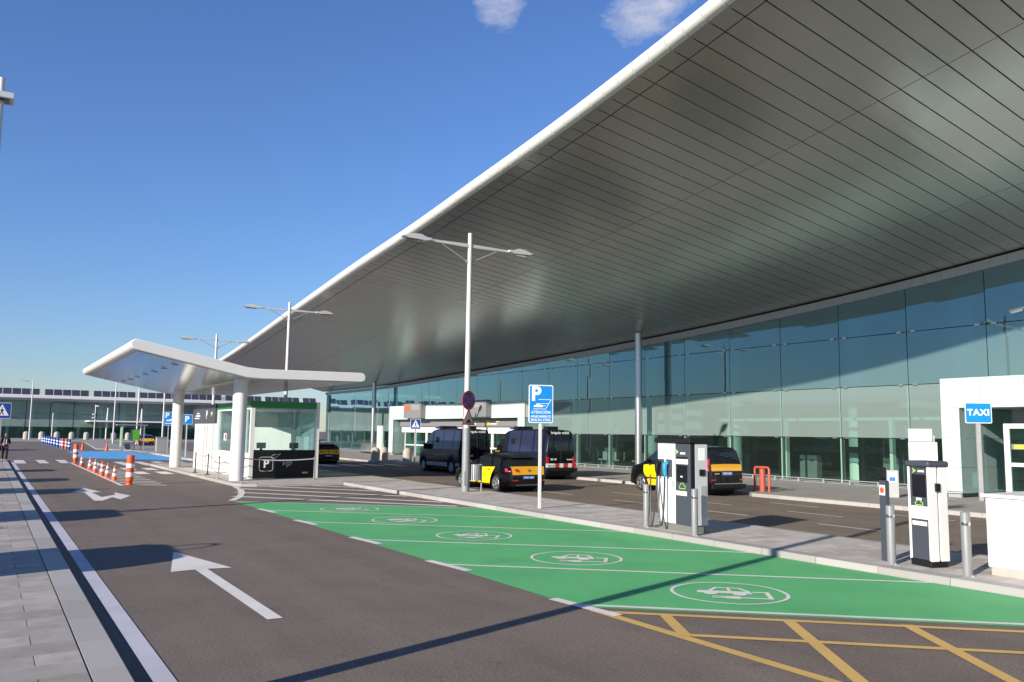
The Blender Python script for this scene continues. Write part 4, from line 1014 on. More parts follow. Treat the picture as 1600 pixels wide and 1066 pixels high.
for i in range(8):
    y = 104.0 + i * 4.1; o = inst('flexible_post', fb, None, (6.95 - i * 0.045, y, ZW)); tag(o, 'blue and white flexible post in the far row left of the blue bay', 'marker post', 'far row of blue marker posts')
o = inst('flexible_post', fb, None, (7.2, 96.2, ZW)); tag(o, 'blue and white flexible post at the near end of the far row', 'marker post')
for y, lab in ((101.6, 'left of the two far red and white marker posts'), (98.8, 'right of the two far red and white marker posts')): o = inst('flexible_post', fr, None, (6.98 + (101.6 - y) * 0.05, y, ZW)); tag(o, lab, 'marker post')

# ------------------------------------------------------------------ charging stations
c1 = thing('charging_station', 'wide white and slate electric car charger with two hanging cables', 'charger', (13.56, 14.52, IH), rz=R(-8))
def add(t, name, m, *a, **k):
    b = MB(); b.box(*a); return b.build(name, M[m], t, **k)
# local: face looks to -x, y is along the kerb
add(c1, 'foot', 'charger_foot', 0.02, 0.40, -0.62, 0.62, 0, 0.16)
add(c1, 'front_white', 'white', 0.0, 0.10, -0.05, 0.66, 0.16, 2.0, bevel=0.012)
add(c1, 'front_slate', 'charger_dark', -0.005, 0.10, -0.62, -0.055, 0.16, 2.0, bevel=0.012)
add(c1, 'corner_trim', 'black', 0.02, 0.10, -0.66, -0.622, 0.16, 2.0)
add(c1, 'cabinet', 'charger_grey', 0.105, 0.45, -0.66, 0.66, 0.17, 1.99, bevel=0.01)
add(c1, 'top_cap', 'black', -0.07, 0.50, -0.70, 0.72, 2.0, 2.12, bevel=0.03)
add(c1, 'vent_panel', 'galv', 0.26, 0.40, -0.672, -0.662, 0.35, 1.05)
add(c1, 'side_socket', 'black', 0.22, 0.36, -0.69, -0.661, 1.28, 1.42)
add(c1, 'side_label', 'white_txt', 0.2, 0.38, -0.666, -0.661, 1.62, 1.9)
add(c1, 'screen', 'screen', -0.02, -0.006, -0.52, -0.14, 1.12, 1.50)
add(c1, 'label_strip', 'white_txt', -0.012, -0.006, -0.55, -0.10, 1.53, 1.64)
add(c1, 'label_strip', 'black', -0.012, -0.006, -0.53, -0.12, 1.65, 1.69)
add(c1, 'label_strip', 'white_txt', -0.012, -0.006, -0.50, -0.10, 0.82, 0.92)
add(c1, 'door_handle', 'galv', -0.02, -0.001, 0.0, 0.05, 0.98, 1.14, bevel=0.008)
text('aena', 0.10, M['white_txt'], c1, (-0.012, -0.36, 1.78), FACE_NX, 0.002)
b = MB(); b.prism([(-0.20, 1.80), (-0.08, 1.74), (-0.12, 1.80), (-0.08, 1.87)], -0.012, -0.006, 'x'); b.build('logo', M['lime'], c1)
def car_icon(t, yc, zc, s, x):
    pts = [(-0.5, -0.2), (-0.55, 0.05), (-0.3, 0.12), (-0.15, 0.35), (0.2, 0.35), (0.38, 0.1), (0.55, 0.02), (0.5, -0.2)]
    b = MB()
    for p, q in zip(pts, pts[1:] + pts[:1]): b.prism(quad((yc + p[0] * s, zc + p[1] * s), (yc + q[0] * s, zc + q[1] * s), 0.014), x - 0.005, x, 'x')
    b.build('car_icon', M['lime'], t)
car_icon(c1, -0.33, 1.02, 0.22, -0.006)
add(c1, 'screen_mark', 'white_txt', -0.024, -0.0205, -0.36, -0.28, 1.23, 1.26)
for i, (y, m) in enumerate(((0.48, 'black'), (0.16, 'cable_blue'))):
    add(c1, 'plug_holder', 'charger_dark', -0.05, -0.001, y - 0.10, y + 0.12, 1.22, 1.62, bevel=0.02)
    b = MB(); b.tube([(-0.07, y, 1.55), (-0.14, y + 0.01, 1.50), (-0.13, y + 0.02, 1.36), (-0.10, y + 0.03, 1.22)], [0.05, 0.065, 0.055, 0.035], 10); b.build('plug', M[m], c1, smooth=True)
    text(str(i + 1), 0.09, M['black'], c1, (-0.003, y, 1.70), FACE_NX)
for i, (y, ys) in enumerate(((0.50, 0.62), (0.19, 0.30))):
    pts = []
    for k in range(25):
        f_ = k / 24
        z = 1.24 - 1.2 * math.sin(math.pi * f_) ** 0.75 * (0.98 if i == 0 else 0.95)
        yy = y + 0.03 + (0.28 if i == 0 else -0.30 + 0.62 * f_) * f_ - (0.05 if i == 0 else 0) * math.sin(math.pi * f_)
        pts.append((-0.11 - 0.10 * math.sin(math.pi * f_), yy, max(0.035, z)))
    b = MB(); b.tube(pts, 0.022, 8); b.build('cable', M['cable'], c1, smooth=True)
c2 = thing('charging_station', 'slim white and slate electric car charger with dark cap and screen', 'charger', (13.80, 8.66, IH), rz=R(-14))
add(c2, 'foot', 'black', -0.02, 0.34, -0.24, 0.22, 0, 0.12, bevel=0.02)
add(c2, 'front_slate', 'charger_dark', 0.0, 0.05, -0.19, 0.19, 0.12, 1.68)
add(c2, 'side_rail', 'white', -0.012, 0.07, 0.192, 0.24, 0.10, 1.70, bevel=0.008)
add(c2, 'side_rail', 'white', -0.012, 0.16, -0.25, -0.192, 0.10, 1.70, bevel=0.012)
add(c2, 'cabinet', 'white', 0.052, 0.36, -0.185, 0.19, 0.12, 1.68)
add(c2, 'rear_rail', 'white', 0.20, 0.38, -0.25, -0.19, 0.10, 1.70, bevel=0.012)
add(c2, 'top_cap', 'charger_dark', -0.05, 0.42, -0.28, 0.27, 1.69, 1.80, bevel=0.045, seg=4)
add(c2, 'screen', 'screen', -0.014, -0.001, -0.16, 0.13, 1.18, 1.56)
add(c2, 'label_strip', 'white_txt', -0.008, -0.001, -0.185, 0.185, 0.80, 1.02)
add(c2, 'label_strip', 'white_txt', -0.008, -0.001, -0.16, 0.16, 0.69, 0.76)
add(c2, 'reader_label', 'white_txt', -0.008, -0.001, -0.06, 0.06, 1.12, 1.16)
add(c2, 'socket', 'black', 0.10, 0.20, -0.285, -0.251, 1.28, 1.42, bevel=0.01)
text('aena', 0.07, M['white_txt'], c2, (-0.006, -0.07, 1.625), FACE_NX, 0.002)
b = MB(); b.prism([(0.04, 1.62), (0.14, 1.575), (0.10, 1.62), (0.13, 1.67)], -0.007, -0.001, 'x'); b.build('logo', M['lime'], c2)
car_icon(c2, 0.0, 1.07, 0.16, -0.001)
t = thing('intercom_post', 'slim black intercom post with red and white sticker beside the slim charger', 'post', (13.74, 9.32, IH), rz=R(-14))
add(t, 'post', 'charger_dark', 0, 0.09, -0.075, 0.075, 0, 1.42, bevel=0.005)
add(t, 'screen_head', 'black', -0.03, 0.02, -0.09, 0.09, 1.46, 1.66, bevel=0.012)
add(t, 'head_bracket', 'black', 0.02, 0.06, -0.03, 0.03, 1.42, 1.6)
add(t, 'sticker', 'white_txt', -0.006, -0.001, -0.07, 0.07, 1.16, 1.34)
b = MB(); b.cyl((-0.006, 0, 1.25), (-0.011, 0, 1.25), 0.055, n=20); b.build('sticker_disc', M['cone_red'], t)
t = thing('cabinet', 'large plain white cabinet on a stone plinth at the right edge', 'cabinet', (13.95, 6.0, IH))
add(t, 'body', 'white', 0, 1.4, -2.6, 1.6, 0.13, 1.24, bevel=0.01); add(t, 'plinth', 'stone', 0.02, 1.38, -2.58, 1.56, 0, 0.128); add(t, 'lid', 'white', -0.05, 1.45, -2.65, 1.66, 1.242, 1.30, bevel=0.012)
t = thing('barrier', 'orange-red steel hoop barrier with a short fat post on the terminal kerb', 'barrier', (26.25, 23.0, IH))
b = MB(); b.tube([(0.0, -0.28, 0), (0.0, -0.28, 0.90), (0.0, -0.24, 0.96), (0.0, 0.40, 0.96), (0.0, 0.44, 0.90), (0.0, 0.44, 0)], 0.05, 10); b.build('hoop', M['red_paint'], t, smooth=True)
b = MB(); b.cyl((0.1, 0.14, 0), (0.1, 0.14, 0.90), 0.12, n=16); b.build('post', M['red_paint'], t, smooth=True)
t = thing('notice_stand', 'two pale notice panels on a stand behind the slim charger', 'notice', (30.5, 18.9, IH), rz=R(-50))
b = MB(); b.box(-0.5, 0.5, 0.0, 0.04, 1.35, 2.05); b.build('panel', M['paper'], t); b = MB(); b.box(-0.5, 0.34, -0.02, 0.0, 2.07, 2.56); b.build('panel', M['charger_grey'], t)
for x in (-0.42, 0.38): b = MB(); b.box(x, x + 0.05, 0.05, 0.09, 0, 2.3); b.build('leg', M['galv'], t)
b = MB(); b.box(-0.4, 0.2, -0.006, -0.001, 1.8, 1.84); b.box(-0.4, 0.1, -0.006, -0.001, 1.7, 1.73); b.build('print', M['grey_txt'], t)
t = thing('info_pedestal', 'low grey pedestal with a small blue poster behind the black intercom post', 'pedestal', (28.6, 18.95, IH), rz=R(-50))
add(t, 'body', 'galv', -0.2, 0.2, 0.0, 0.12, 0, 1.0, bevel=0.01); add(t, 'poster', 'plate_white', -0.15, 0.12, -0.006, -0.001, 0.55, 0.9); add(t, 'poster_print', 'plate_blue', -0.12, 0.09, -0.01, -0.0065, 0.6, 0.75)
t = thing('totem', 'slim white information totem left of the entrance portal', 'totem', (31.9, 74.6, IH))
add(t, 'body', 'white', -0.1, 0.1, -0.5, 0.5, 0.1, 2.7, bevel=0.02); add(t, 'base', 'galv', -0.2, 0.2, -0.6, 0.6, 0, 0.1); add(t, 'panel', 'paper', -0.112, -0.101, -0.42, 0.42, 1.2, 2.5)
t = thing('security_camera', 'small white security camera on the glass at the right edge', 'camera', (34.0, 16.75, 7.42))
b = MB(); b.cyl((0, 0, 0), (-0.3, 0.28, -0.12), 0.09, n=14); b.build('housing', M['white'], t, smooth=True); b = MB(); b.box(0, 0.5, -0.03, 0.03, 0.02, 0.08); b.build('bracket', M['white'], t)
# trolleys in a nested row
t0 = None
tr = MB()
def trolley_parts(t):
    b = MB(); b.tube([(-0.28, -0.25, 0.18), (0.45, -0.2, 0.16)], 0.02, 6); b.tube([(-0.28, 0.25, 0.18), (0.45, 0.2, 0.16)], 0.02, 6); b.tube([(0.45, -0.2, 0.16), (0.45, 0.2, 0.16)], 0.02, 6); b.box(-0.28, 0.4, -0.2, 0.2, 0.17, 0.19); b.build('base_frame', M['galv'], t)
    b = MB(); b.tube([(-0.28, -0.25, 0.18), (-0.34, -0.26, 0.95), (-0.42, -0.26, 1.05), (-0.42, 0.26, 1.05), (-0.34, 0.26, 0.95), (-0.28, 0.25, 0.18)], 0.018, 6)
    b.tube([(-0.30, -0.12, 0.2), (-0.34, -0.12, 0.95)], 0.012, 6); b.tube([(-0.30, 0.12, 0.2), (-0.34, 0.12, 0.95)], 0.012, 6); b.build('handle_frame', M['steel'], t)
    b = MB(); b.tube([(-0.34, -0.22, 0.75), (-0.08, -0.2, 0.78), (-0.08, 0.2, 0.78), (-0.34, 0.22, 0.75)], 0.012, 6); b.tube([(-0.34, -0.22, 0.9), (-0.06, -0.2, 0.92), (-0.06, 0.2, 0.92), (-0.34, 0.22, 0.9)], 0.012, 6); b.build('basket', M['steel'], t)
    for (x, y) in ((-0.25, -0.26), (-0.25, 0.26), (0.38, 0)):
        b = MB(); b.cyl((x, y - 0.02, 0.09), (x, y + 0.02, 0.09), 0.09, n=10); b.build('wheel', M['rubber'], t)
t0 = thing('luggage_trolley', 'steel luggage trolley in the nested row by the glass', 'trolley', (32.2, 75.8, IH), R(80), 'nested luggage trolleys'); trolley_parts(t0)
for i in range(1, 11): copy_tree(t0, None, (32.2 + 0.02 * i, 75.8 + i * 0.42, IH), R(80))
copy_tree(t0, None, (36.5, 22.4, 0.16), R(150), 'lone luggage trolley inside the glass behind the black intercom post').pop('group', None)

# bus shelter and utility box
t = thing('bus_shelter', 'small shelter with green glass side and green poster beyond the blue bay', 'bus shelter', (12.2, 92.0, IH))
add(t, 'roof', 'grey_sleeve', -1.2, 1.6, -0.5, 1.1, 2.42, 2.52); add(t, 'side_panel', 'shelter_green', -0.72, -0.66, -0.4, 1.0, 0.3, 2.4)
add(t, 'poster_case', 'galv', 0.1, 0.95, -0.12, -0.0, 0.9, 2.05, bevel=0.02); add(t, 'poster', 'poster_green', 0.18, 0.87, -0.14, -0.121, 1.0, 1.95)
for (x, y) in ((-0.7, -0.4), (1.3, -0.4), (1.3, 1.0), (-0.7, 1.0), (0.5, 0.05)): add(t, 'post', 'galv', x - 0.04, x + 0.04, y - 0.04, y + 0.04, 0, 2.42)
add(t, 'bench', 'grey_sleeve', -0.5, 0.9, 0.5, 0.9, 0.42, 0.5); add(t, 'bin', 'grey_box', -0.35, 0.3, -0.2, 0.3, 0, 0.6)
t = thing('utility_box', 'pale grey utility box right of the far taxi', 'box', (14.0, 84.5, IH)); add(t, 'body', 'concrete', -0.45, 0.45, -0.3, 0.3, 0, 1.3, bevel=0.02); add(t, 'lid', 'galv', -0.5, 0.5, -0.35, 0.35, 1.301, 1.36)
t = thing('drain_cover', 'small metal drain cover set in the left pavement', 'drain cover', (0.28, 21.6, LP))
add(t, 'frame', 'galv', -0.24, 0.24, -0.24, 0.24, -0.03, 0.004); add(t, 'lid', 'grey_sleeve', -0.20, 0.20, -0.20, 0.20, 0.0045, 0.008)
for k in range(4): add(t, 'slot', 'dark', -0.15, 0.15, -0.14 + k * 0.08, -0.11 + k * 0.08, 0.0082, 0.0088)
# ------------------------------------------------------------------ vehicles
def vehicle(t, L, W, stations, belt, zl, arches, region, wfun, tumble=0.26, shear=()):
    """lofted body: stations (x, ztop); every region of faces becomes a part of its own. x runs front -> rear, local y is width"""
    secs = []
    for (x, zt) in stations:
        w = W / 2 * wfun(x)
        low = zl
        for (xc, r) in arches:
            if abs(x - xc) < r: low = max(low, 0.33 + math.sqrt(r * r - (x - xc) ** 2))
        zb = min(belt(x), zt - 0.015); low = min(low, zb - 0.05)
        gh = zt - zb
        y4 = w * 0.975 - tumble * gh
        inset = min(0.10, 0.30 * gh)
        secs.append([(w * 0.95, low), (w * 0.995, low + (zb - low) * 0.30), (w, low + (zb - low) * 0.62), (w * 0.975, zb), (y4, zt - inset), (y4 * 0.86, zt - inset * 0.30), (y4 * 0.5, zt - 0.0), (0, zt + 0.005)])
    def SX(x, r):
        for (xc, amt, wd) in shear: x += amt * (min(r, 3) / 1.5 - 1) * math.exp(-((x - xc) / wd) ** 2)
        return x
    parts = {}
    for i in range(len(stations) - 1):
        xa, xb = stations[i][0], stations[i + 1][0]; xm = (xa + xb) / 2; zm = (stations[i][1] + stations[i + 1][1]) / 2
        for r in range(7):
            for s in (1, -1):
                nm, m = region(xm, r, zm)
                if r < 4: key = (nm, m, s)
                else: key = (nm, m, 0)
                sr = (lambda x, q: SX(x, q)) if r < 3 else (lambda x, q: SX(x, q) if q == 3 else x)
                parts.setdefault(key, []).append([(sr(xa, r), s * secs[i][r][0], secs[i][r][1]), (sr(xb, r), s * secs[i + 1][r][0], secs[i + 1][r][1]), (sr(xb, r + 1), s * secs[i + 1][r + 1][0], secs[i + 1][r + 1][1]), (sr(xa, r + 1), s * secs[i][r + 1][0], secs[i][r + 1][1])])
    for idx in (0, -1):
        sec = secs[idx]; x = stations[idx][0]; nm, m = region(x, 0, 0.3)
        parts.setdefault(('bumper', M['black'], 0), []).append([(x, y, z) for y, z in sec] + [(x, -y, z) for y, z in sec[-2::-1]])
    for (nm, m, s), fcs in parts.items():
        b = MB(); idx = {}
        for fc in fcs:
            ids = []
            for p in fc:
                k = tuple(round(c, 4) for c in p)
                if k not in idx: idx[k] = len(b.v); b.v.append(p)
                if not ids or ids[-1] != idx[k]: ids.append(idx[k])
            if len(set(ids)) >= 3: b.f.append(tuple(dict.fromkeys(ids))); b.m.append(0)
        if b.f: b.build(nm, m, t, smooth=True, ang=38)
    b = MB(); b.box(0.25, L - 0.25, -W / 2 + 0.22, W / 2 - 0.22, 0.2, 0.5)
    b.box(0.3, L - 0.3, -W / 2 + 0.1, W / 2 - 0.1, 0.32, 0.42); b.build('underbody', M['black'], t)
    for (xc, r) in arches:
        b = MB(); b.cyl((xc, -W / 2 + 0.1, 0.36), (xc, W / 2 - 0.1, 0.36), r * 0.97, n=24); b.build('wheel_well', M['dark'], t, smooth=True)
_wheel = {}
def wheel(t, x, y, r, w, side, spokes=5):
    key = (r, w, side, spokes)
    if key not in _wheel:
        b = MB(); b.lathe([(r * 0.62, -w / 2), (r * 0.94, -w / 2), (r, -w / 2 + 0.03), (r, w / 2 - 0.03), (r * 0.94, w / 2), (r * 0.62, w / 2)], 32, axis='y'); ty = b.mesh('tyre', M['rubber'], True)
        b = MB(); s = side; yo = s * (w / 2 + 0.006)
        b.lathe([(r * 0.60, yo - s * 0.05), (r * 0.67, yo), (r * 0.63, yo + s * 0.008), (r * 0.56, yo - s * 0.02)], 32, axis='y')
        b.cyl((0, yo - s * 0.03, 0), (0, yo + s * 0.004, 0), r * 0.14, n=12)
        for k in range(spokes * 2):
            a = 2 * math.pi * (k // 2) / spokes + (0.13 if k % 2 else -0.13); d = Vector((math.cos(a), math.sin(a)))
            q = quad(tuple(d * r * 0.08), tuple(d * r * 0.6), r * 0.09); b.prism(q, yo - s * 0.02, yo, 'y')
        rm = b.mesh('rim', M['rim'], True)
        _wheel[key] = (ty, rm)
    o = inst('wheel', _wheel[key][0], t, (x, y, r)); inst('rim', _wheel[key][1], o, (0, 0, 0), (0, random.uniform(0, 1.2), 0)); return o
def place(name, label, cat, x_left, y_rear, heading, L, W, z=0.004, group=None):
    """empty with local +x pointing to the vehicle's rear; heading = direction of travel in degrees from +Y (positive to the left)"""
    rz = R(-90 + heading)
    t = thing(name, label, cat, group=group); rot = Matrix.Rotation(rz, 3, 'Z')
    # rear-left corner (local x=L, y=-W/2 is the driver's left when +x is the rear) -> solve location
    c = rot @ Vector((L, -W / 2, 0)); t.location = (x_left - c.x, y_rear - c.y, z); t.rotation_euler = (0, 0, rz); return t

def dense(keys, step=0.11):
    out = []
    for (a, b_) in zip(keys, keys[1:]):
        n = max(1, int(abs(b_[0] - a[0]) / step))
        for i in range(n): f_ = i / n; out.append((a[0] + (b_[0] - a[0]) * f_, a[1] + (b_[1] - a[1]) * f_))
    return out + [keys[-1]]
def smooth_keys(keys, ctrl, step=0.10):
    out = []
    x = ctrl[0]
    return out

def wfun_car(L):
    def f(x):
        d0, d1 = x, L - x
        k = 1.0
        if d0 < 0.8: k = min(k, 0.76 + 0.24 * (1 - (1 - d0 / 0.8) ** 2.2))
        if d1 < 0.6: k = min(k, 0.84 + 0.16 * (1 - (1 - max(d1, 0) / 0.6) ** 2.4))
        return k
    return f

def plate_marks(t, x, y, z, h, m):
    """row of short strokes, the unreadable characters of a number plate"""
    b = MB()
    for k in range(8):
        if k == 4: continue
        yy = y + (k - 3.5) * 0.055
        b.box(x, x + 0.003, yy - 0.017, yy - 0.005, z - h / 2, z + h / 2); b.box(x, x + 0.003, yy + 0.006, yy + 0.016, z - h / 2 * (1 if k % 2 else 0.3), z + h / 2)
    o = b.build('plate_characters', M[m], t); o['kind'] = 'stuff'
def hatch_taxi(label, x_left, y_rear, heading, scale=1.0):
    L, W = 4.5, 1.82
    t = place('taxi_car', label, 'taxi', x_left, y_rear, heading, L, W)
    keys = [(0.0, 0.42), (0.03, 0.60), (0.12, 0.70), (0.45, 0.80), (0.95, 0.90), (1.28, 0.97), (1.75, 1.24), (2.05, 1.38), (2.4, 1.45), (2.9, 1.455), (3.5, 1.415), (3.92, 1.345), (4.04, 1.305), (4.24, 1.11), (4.36, 1.00), (4.42, 0.97), (4.47, 0.76), (4.485, 0.68), (4.5, 0.60), (4.5001, 0.36)]
    st = dense(keys)
    belt = lambda x: interp([(0, 0.62), (0.4, 0.76), (1.2, 0.90), (2.6, 0.93), (3.6, 0.98), (4.3, 1.0)], x)
    def region(x, r, zt):
        if r < 3:
            if zt < 0.70 or x > 4.2 and r == 0: return ('bumper', M['car_black'])
            if 1.30 < x < 2.28: return ('front_door', M['car_yellow'])
            if 2.28 < x < 3.26: return ('rear_door', M['car_yellow'])
            return ('front_wing' if x < 2 else 'rear_quarter', M['car_black'])
        if r == 3:
            if 1.62 < x < 2.24 or 2.34 < x < 3.05 or 3.15 < x < 3.85: return ('side_window', M['car_glass'])
            return ('pillar', M['car_black'])
        if 1.30 < x < 2.02: return ('windscreen', M['car_glass'])
        if 4.05 < x < 4.40 and zt > 0.985: return ('rear_window', M['car_glass'])
        if x > 4.38 and zt > 0.69: return ('tailgate', M['car_amber'])
        if x > 4.4 or x < 0.1: return ('bumper', M['car_black'])
        return ('roof' if x > 1.9 else 'bonnet', M['car_black'])
    vehicle(t, L, W, st, belt, 0.24, [(0.88, 0.36), (3.52, 0.36)], region, wfun_car(L), shear=((3.26, 0.17, 0.30),))
    for xc in (0.88, 3.52):
        for s in (1, -1): wheel(t, xc, s * (W / 2 - 0.115), 0.325, 0.21, s)
    for s in (1, -1):
        b = MB(); b.hexa([(4.16, s * 0.905, 0.80), (4.40, s * 0.82, 0.78), (4.505, s * 0.46, 0.80), (4.42, s * 0.46, 0.80)], [(4.14, s * 0.90, 0.93), (4.36, s * 0.80, 0.94), (4.475, s * 0.50, 0.91), (4.40, s * 0.50, 0.91)]); b.build('tail_light', M['lamp_red'], t, bevel=0.015)
        b = MB(); b.box(4.47, 4.506, s * 0.62 - 0.14, s * 0.62 + 0.14, 0.44, 0.49); b.build('reflector', M['lamp_red'], t)
        b = MB(); b.hexa([(0.06, s * 0.55, 0.60), (0.5, s * 0.85, 0.66), (0.5, s * 0.70, 0.66), (0.06, s * 0.4, 0.60)], [(0.12, s * 0.55, 0.70), (0.55, s * 0.86, 0.78), (0.55, s * 0.70, 0.80), (0.15, s * 0.4, 0.71)]); b.build('headlight', M['lamp_clear'], t)
        b = MB(); b.hexa([(1.55, s * 0.90, 0.93), (1.70, s * 0.90, 0.93), (1.70, s * 1.06, 0.96), (1.58, s * 1.06, 0.96)], [(1.55, s * 0.90, 1.03), (1.70, s * 0.90, 1.03), (1.70, s * 1.07, 1.08), (1.58, s * 1.07, 1.08)]); b.build('wing_mirror', M['car_black'], t, bevel=0.02)
        for x in (2.12, 3.0): b = MB(); b.box(x - 0.1, x + 0.08, s * 0.905 - 0.012, s * 0.905 + 0.025, 0.83, 0.86); b.build('door_handle', M['car_black'], t)
        b = MB(); b.tube([(2.1, s * 0.64, 1.43), (2.3, s * 0.63, 1.48), (3.55, s * 0.61, 1.44), (3.8, s * 0.60, 1.37)], 0.014, 6); b.build('roof_rail', M['black'], t)
        b = MB(); b.box(1.34, 3.0, s * 0.895 - 0.01, s * 0.895 + 0.012, 0.24, 0.30); b.build('sill', M['black'], t)
    b = MB(); b.box(4.495, 4.512, -0.27, 0.27, 0.52, 0.63); b.build('number_plate', M['plate_blue'], t)
    plate_marks(t, 4.5125, 0, 0.575, 0.07, 'white_txt')
    b = MB(); b.cyl((4.47, 0, 0.86), (4.487, 0, 0.86), 0.05, n=16); b.build('badge', M['chrome'], t)
    b = MB(); b.box(4.43, 4.52, -0.6, 0.6, 0.27, 0.30); b.build('exhaust_trim', M['chrome'], t)
    b = MB(); b.hexa([(3.95, -0.55, 1.335), (4.12, -0.53, 1.315), (4.12, 0.53, 1.315), (3.95, 0.55, 1.335)], [(3.95, -0.55, 1.355), (4.14, -0.53, 1.335), (4.14, 0.53, 1.335), (3.95, 0.55, 1.355)]); b.build('spoiler', M['car_black'], t)
    b = MB(); b.box(2.05, 2.2, -0.18, 0.18, 1.47, 1.60); b.build('roof_sign', M['black'], t, bevel=0.02)
    text('TAXI', 0.10, M['yellow_txt'], t, (2.205, 0, 1.535), (R(90), 0, R(90)), 0.003)
    return t
leon = hatch_taxi('black estate taxi with yellow doors and amber tailgate behind the lamp post', 17.2, 27.55, 2)
copy_tree(leon, None, (20.0, 60.0, 0.004), R(-90), 'black and amber taxi half hidden behind the right side of the kiosk')
copy_tree(leon, None, (17.2, 117.5, 0.004), R(-92), 'distant black and amber taxi beside the bus shelter')

# van taxi
L, W = 4.86, 1.92
vito = place('taxi_van', 'tall black taxi van with yellow front door and amber band behind the wide charger', 'taxi', 23.25, 22.95, 0, L, W)
keys = [(0.0, 0.50), (0.03, 0.78), (0.15, 0.95), (0.55, 1.07), (0.95, 1.17), (1.35, 1.50), (1.70, 1.76), (2.0, 1.85), (2.6, 1.89), (3.8, 1.89), (4.5, 1.86), (4.60, 1.80), (4.68, 1.60), (4.74, 1.27), (4.78, 1.22), (4.80, 1.00), (4.82, 0.96), (4.85, 0.55), (4.86, 0.40)]
belt = lambda x: interp([(0, 0.80), (0.4, 0.98), (1.2, 1.08), (4.8, 1.16)], x)
def region(x, r, zt):
    if r < 3:
        if x < 0.25 or x > 4.6 and r == 0: return ('bumper', M['car_black'])
        if 1.05 < x < 2.16: return ('front_door', M['car_yellow'])
        if 2.2 < x < 3.1: return ('sliding_door', M['car_black'])
        return ('front_wing' if x < 2 else 'rear_quarter', M['car_black'])
    if r == 3:
        if 1.35 < x < 2.10 or 2.25 < x < 3.15 or 3.3 < x < 4.35: return ('side_window', M['car_glass'])
        return ('pillar', M['car_black'])
    if 0.98 < x < 1.68: return ('windscreen', M['car_glass'])
    if x > 4.60 and zt > 1.24: return ('rear_window', M['car_glass'])
    if x > 4.6 and 0.97 < zt <= 1.24: return ('tailgate_band', M['car_amber'])
    if x > 4.7: return ('tailgate', M['car_black'])
    return ('roof' if x > 1.6 else 'bonnet', M['car_black'])
vehicle(vito, L, W, dense(keys), belt, 0.26, [(0.92, 0.38), (4.0, 0.38)], region, wfun_car(L), 0.20)
for xc in (0.92, 4.0):
    for s in (1, -1): wheel(vito, xc, s * (W / 2 - 0.12), 0.34, 0.22, s)
for s in (1, -1):
    b = MB(); b.hexa([(4.52, s * 0.945, 0.95), (4.70, s * 0.92, 0.95), (4.79, s * 0.80, 0.95), (4.70, s * 0.80, 0.95)], [(4.46, s * 0.91, 1.42), (4.60, s * 0.89, 1.42), (4.70, s * 0.80, 1.42), (4.6, s * 0.80, 1.42)]); b.build('tail_light', M['lamp_red'], vito, bevel=0.02)
    b = MB(); b.hexa([(1.42, s * 0.93, 1.10), (1.58, s * 0.93, 1.10), (1.58, s * 1.14, 1.12), (1.46, s * 1.14, 1.12)], [(1.42, s * 0.93, 1.28), (1.58, s * 0.93, 1.28), (1.58, s * 1.15, 1.32), (1.46, s * 1.15, 1.32)]); b.build('wing_mirror', M['car_black'], vito, bevel=0.03)
    b = MB(); b.box(1.20, 2.15, s * 0.957, s * 0.972, 0.52, 0.58); b.build('rub_strip', M['black'], vito)
    b = MB(); b.box(1.95, 2.12, s * 0.955, s * 0.985, 0.93, 0.97); b.build('door_handle', M['black'], vito)
    b = MB(); b.hexa([(0.06, s * 0.55, 0.72), (0.45, s * 0.88, 0.78), (0.45, s * 0.7, 0.8), (0.08, s * 0.4, 0.74)], [(0.14, s * 0.55, 0.88), (0.55, s * 0.88, 0.98), (0.55, s * 0.7, 1.0), (0.16, s * 0.4, 0.9)]); b.build('headlight', M['lamp_clear'], vito)
    b = MB(); b.box(4.80, 4.866, s * 0.75 - 0.08, s * 0.75 + 0.08, 0.60, 0.65); b.build('reflector', M['lamp_red'], vito)
b = MB(); b.box(4.815, 4.838, -0.27, 0.27, 0.80, 0.93); b.build('number_plate', M['plate_blue'], vito)
plate_marks(vito, 4.8385, 0, 0.865, 0.08, 'white_txt')
b = MB(); b.box(4.824, 4.832, -0.66, -0.42, 0.84, 0.88); b.build('model_mark', M['grey_txt'], vito)
b = MB(); b.box(4.84, 4.90, -0.75, 0.75, 0.47, 0.50); b.build('chrome_strip', M['chrome'], vito)
b = MB(); b.tube([(4.735, -0.05, 1.28), (4.72, 0.15, 1.32), (4.715, 0.5, 1.34)], 0.012, 6); b.build('wiper', M['black'], vito)
b = MB(); b.box(4.86, 4.95, -0.9, 0.9, 0.30, 0.46); b.build('rear_step', M['black'], vito, bevel=0.03)
dark_car = copy_tree(leon, None, (0.35, 92, 0.004), R(90), 'dark car behind the walking person at the left edge')
dark_car['category'] = 'car'; dark_car.name = 'parked_car'
for c in kids(dark_car):
    if c.name.split('.')[0] in ('front_door', 'rear_door', 'tailgate'):
        c.data = c.data.copy(); c.data.materials[0] = M['car_black']
    if c.name.split('.')[0] in ('roof_sign', 'lettering'): bpy.data.objects.remove(c)

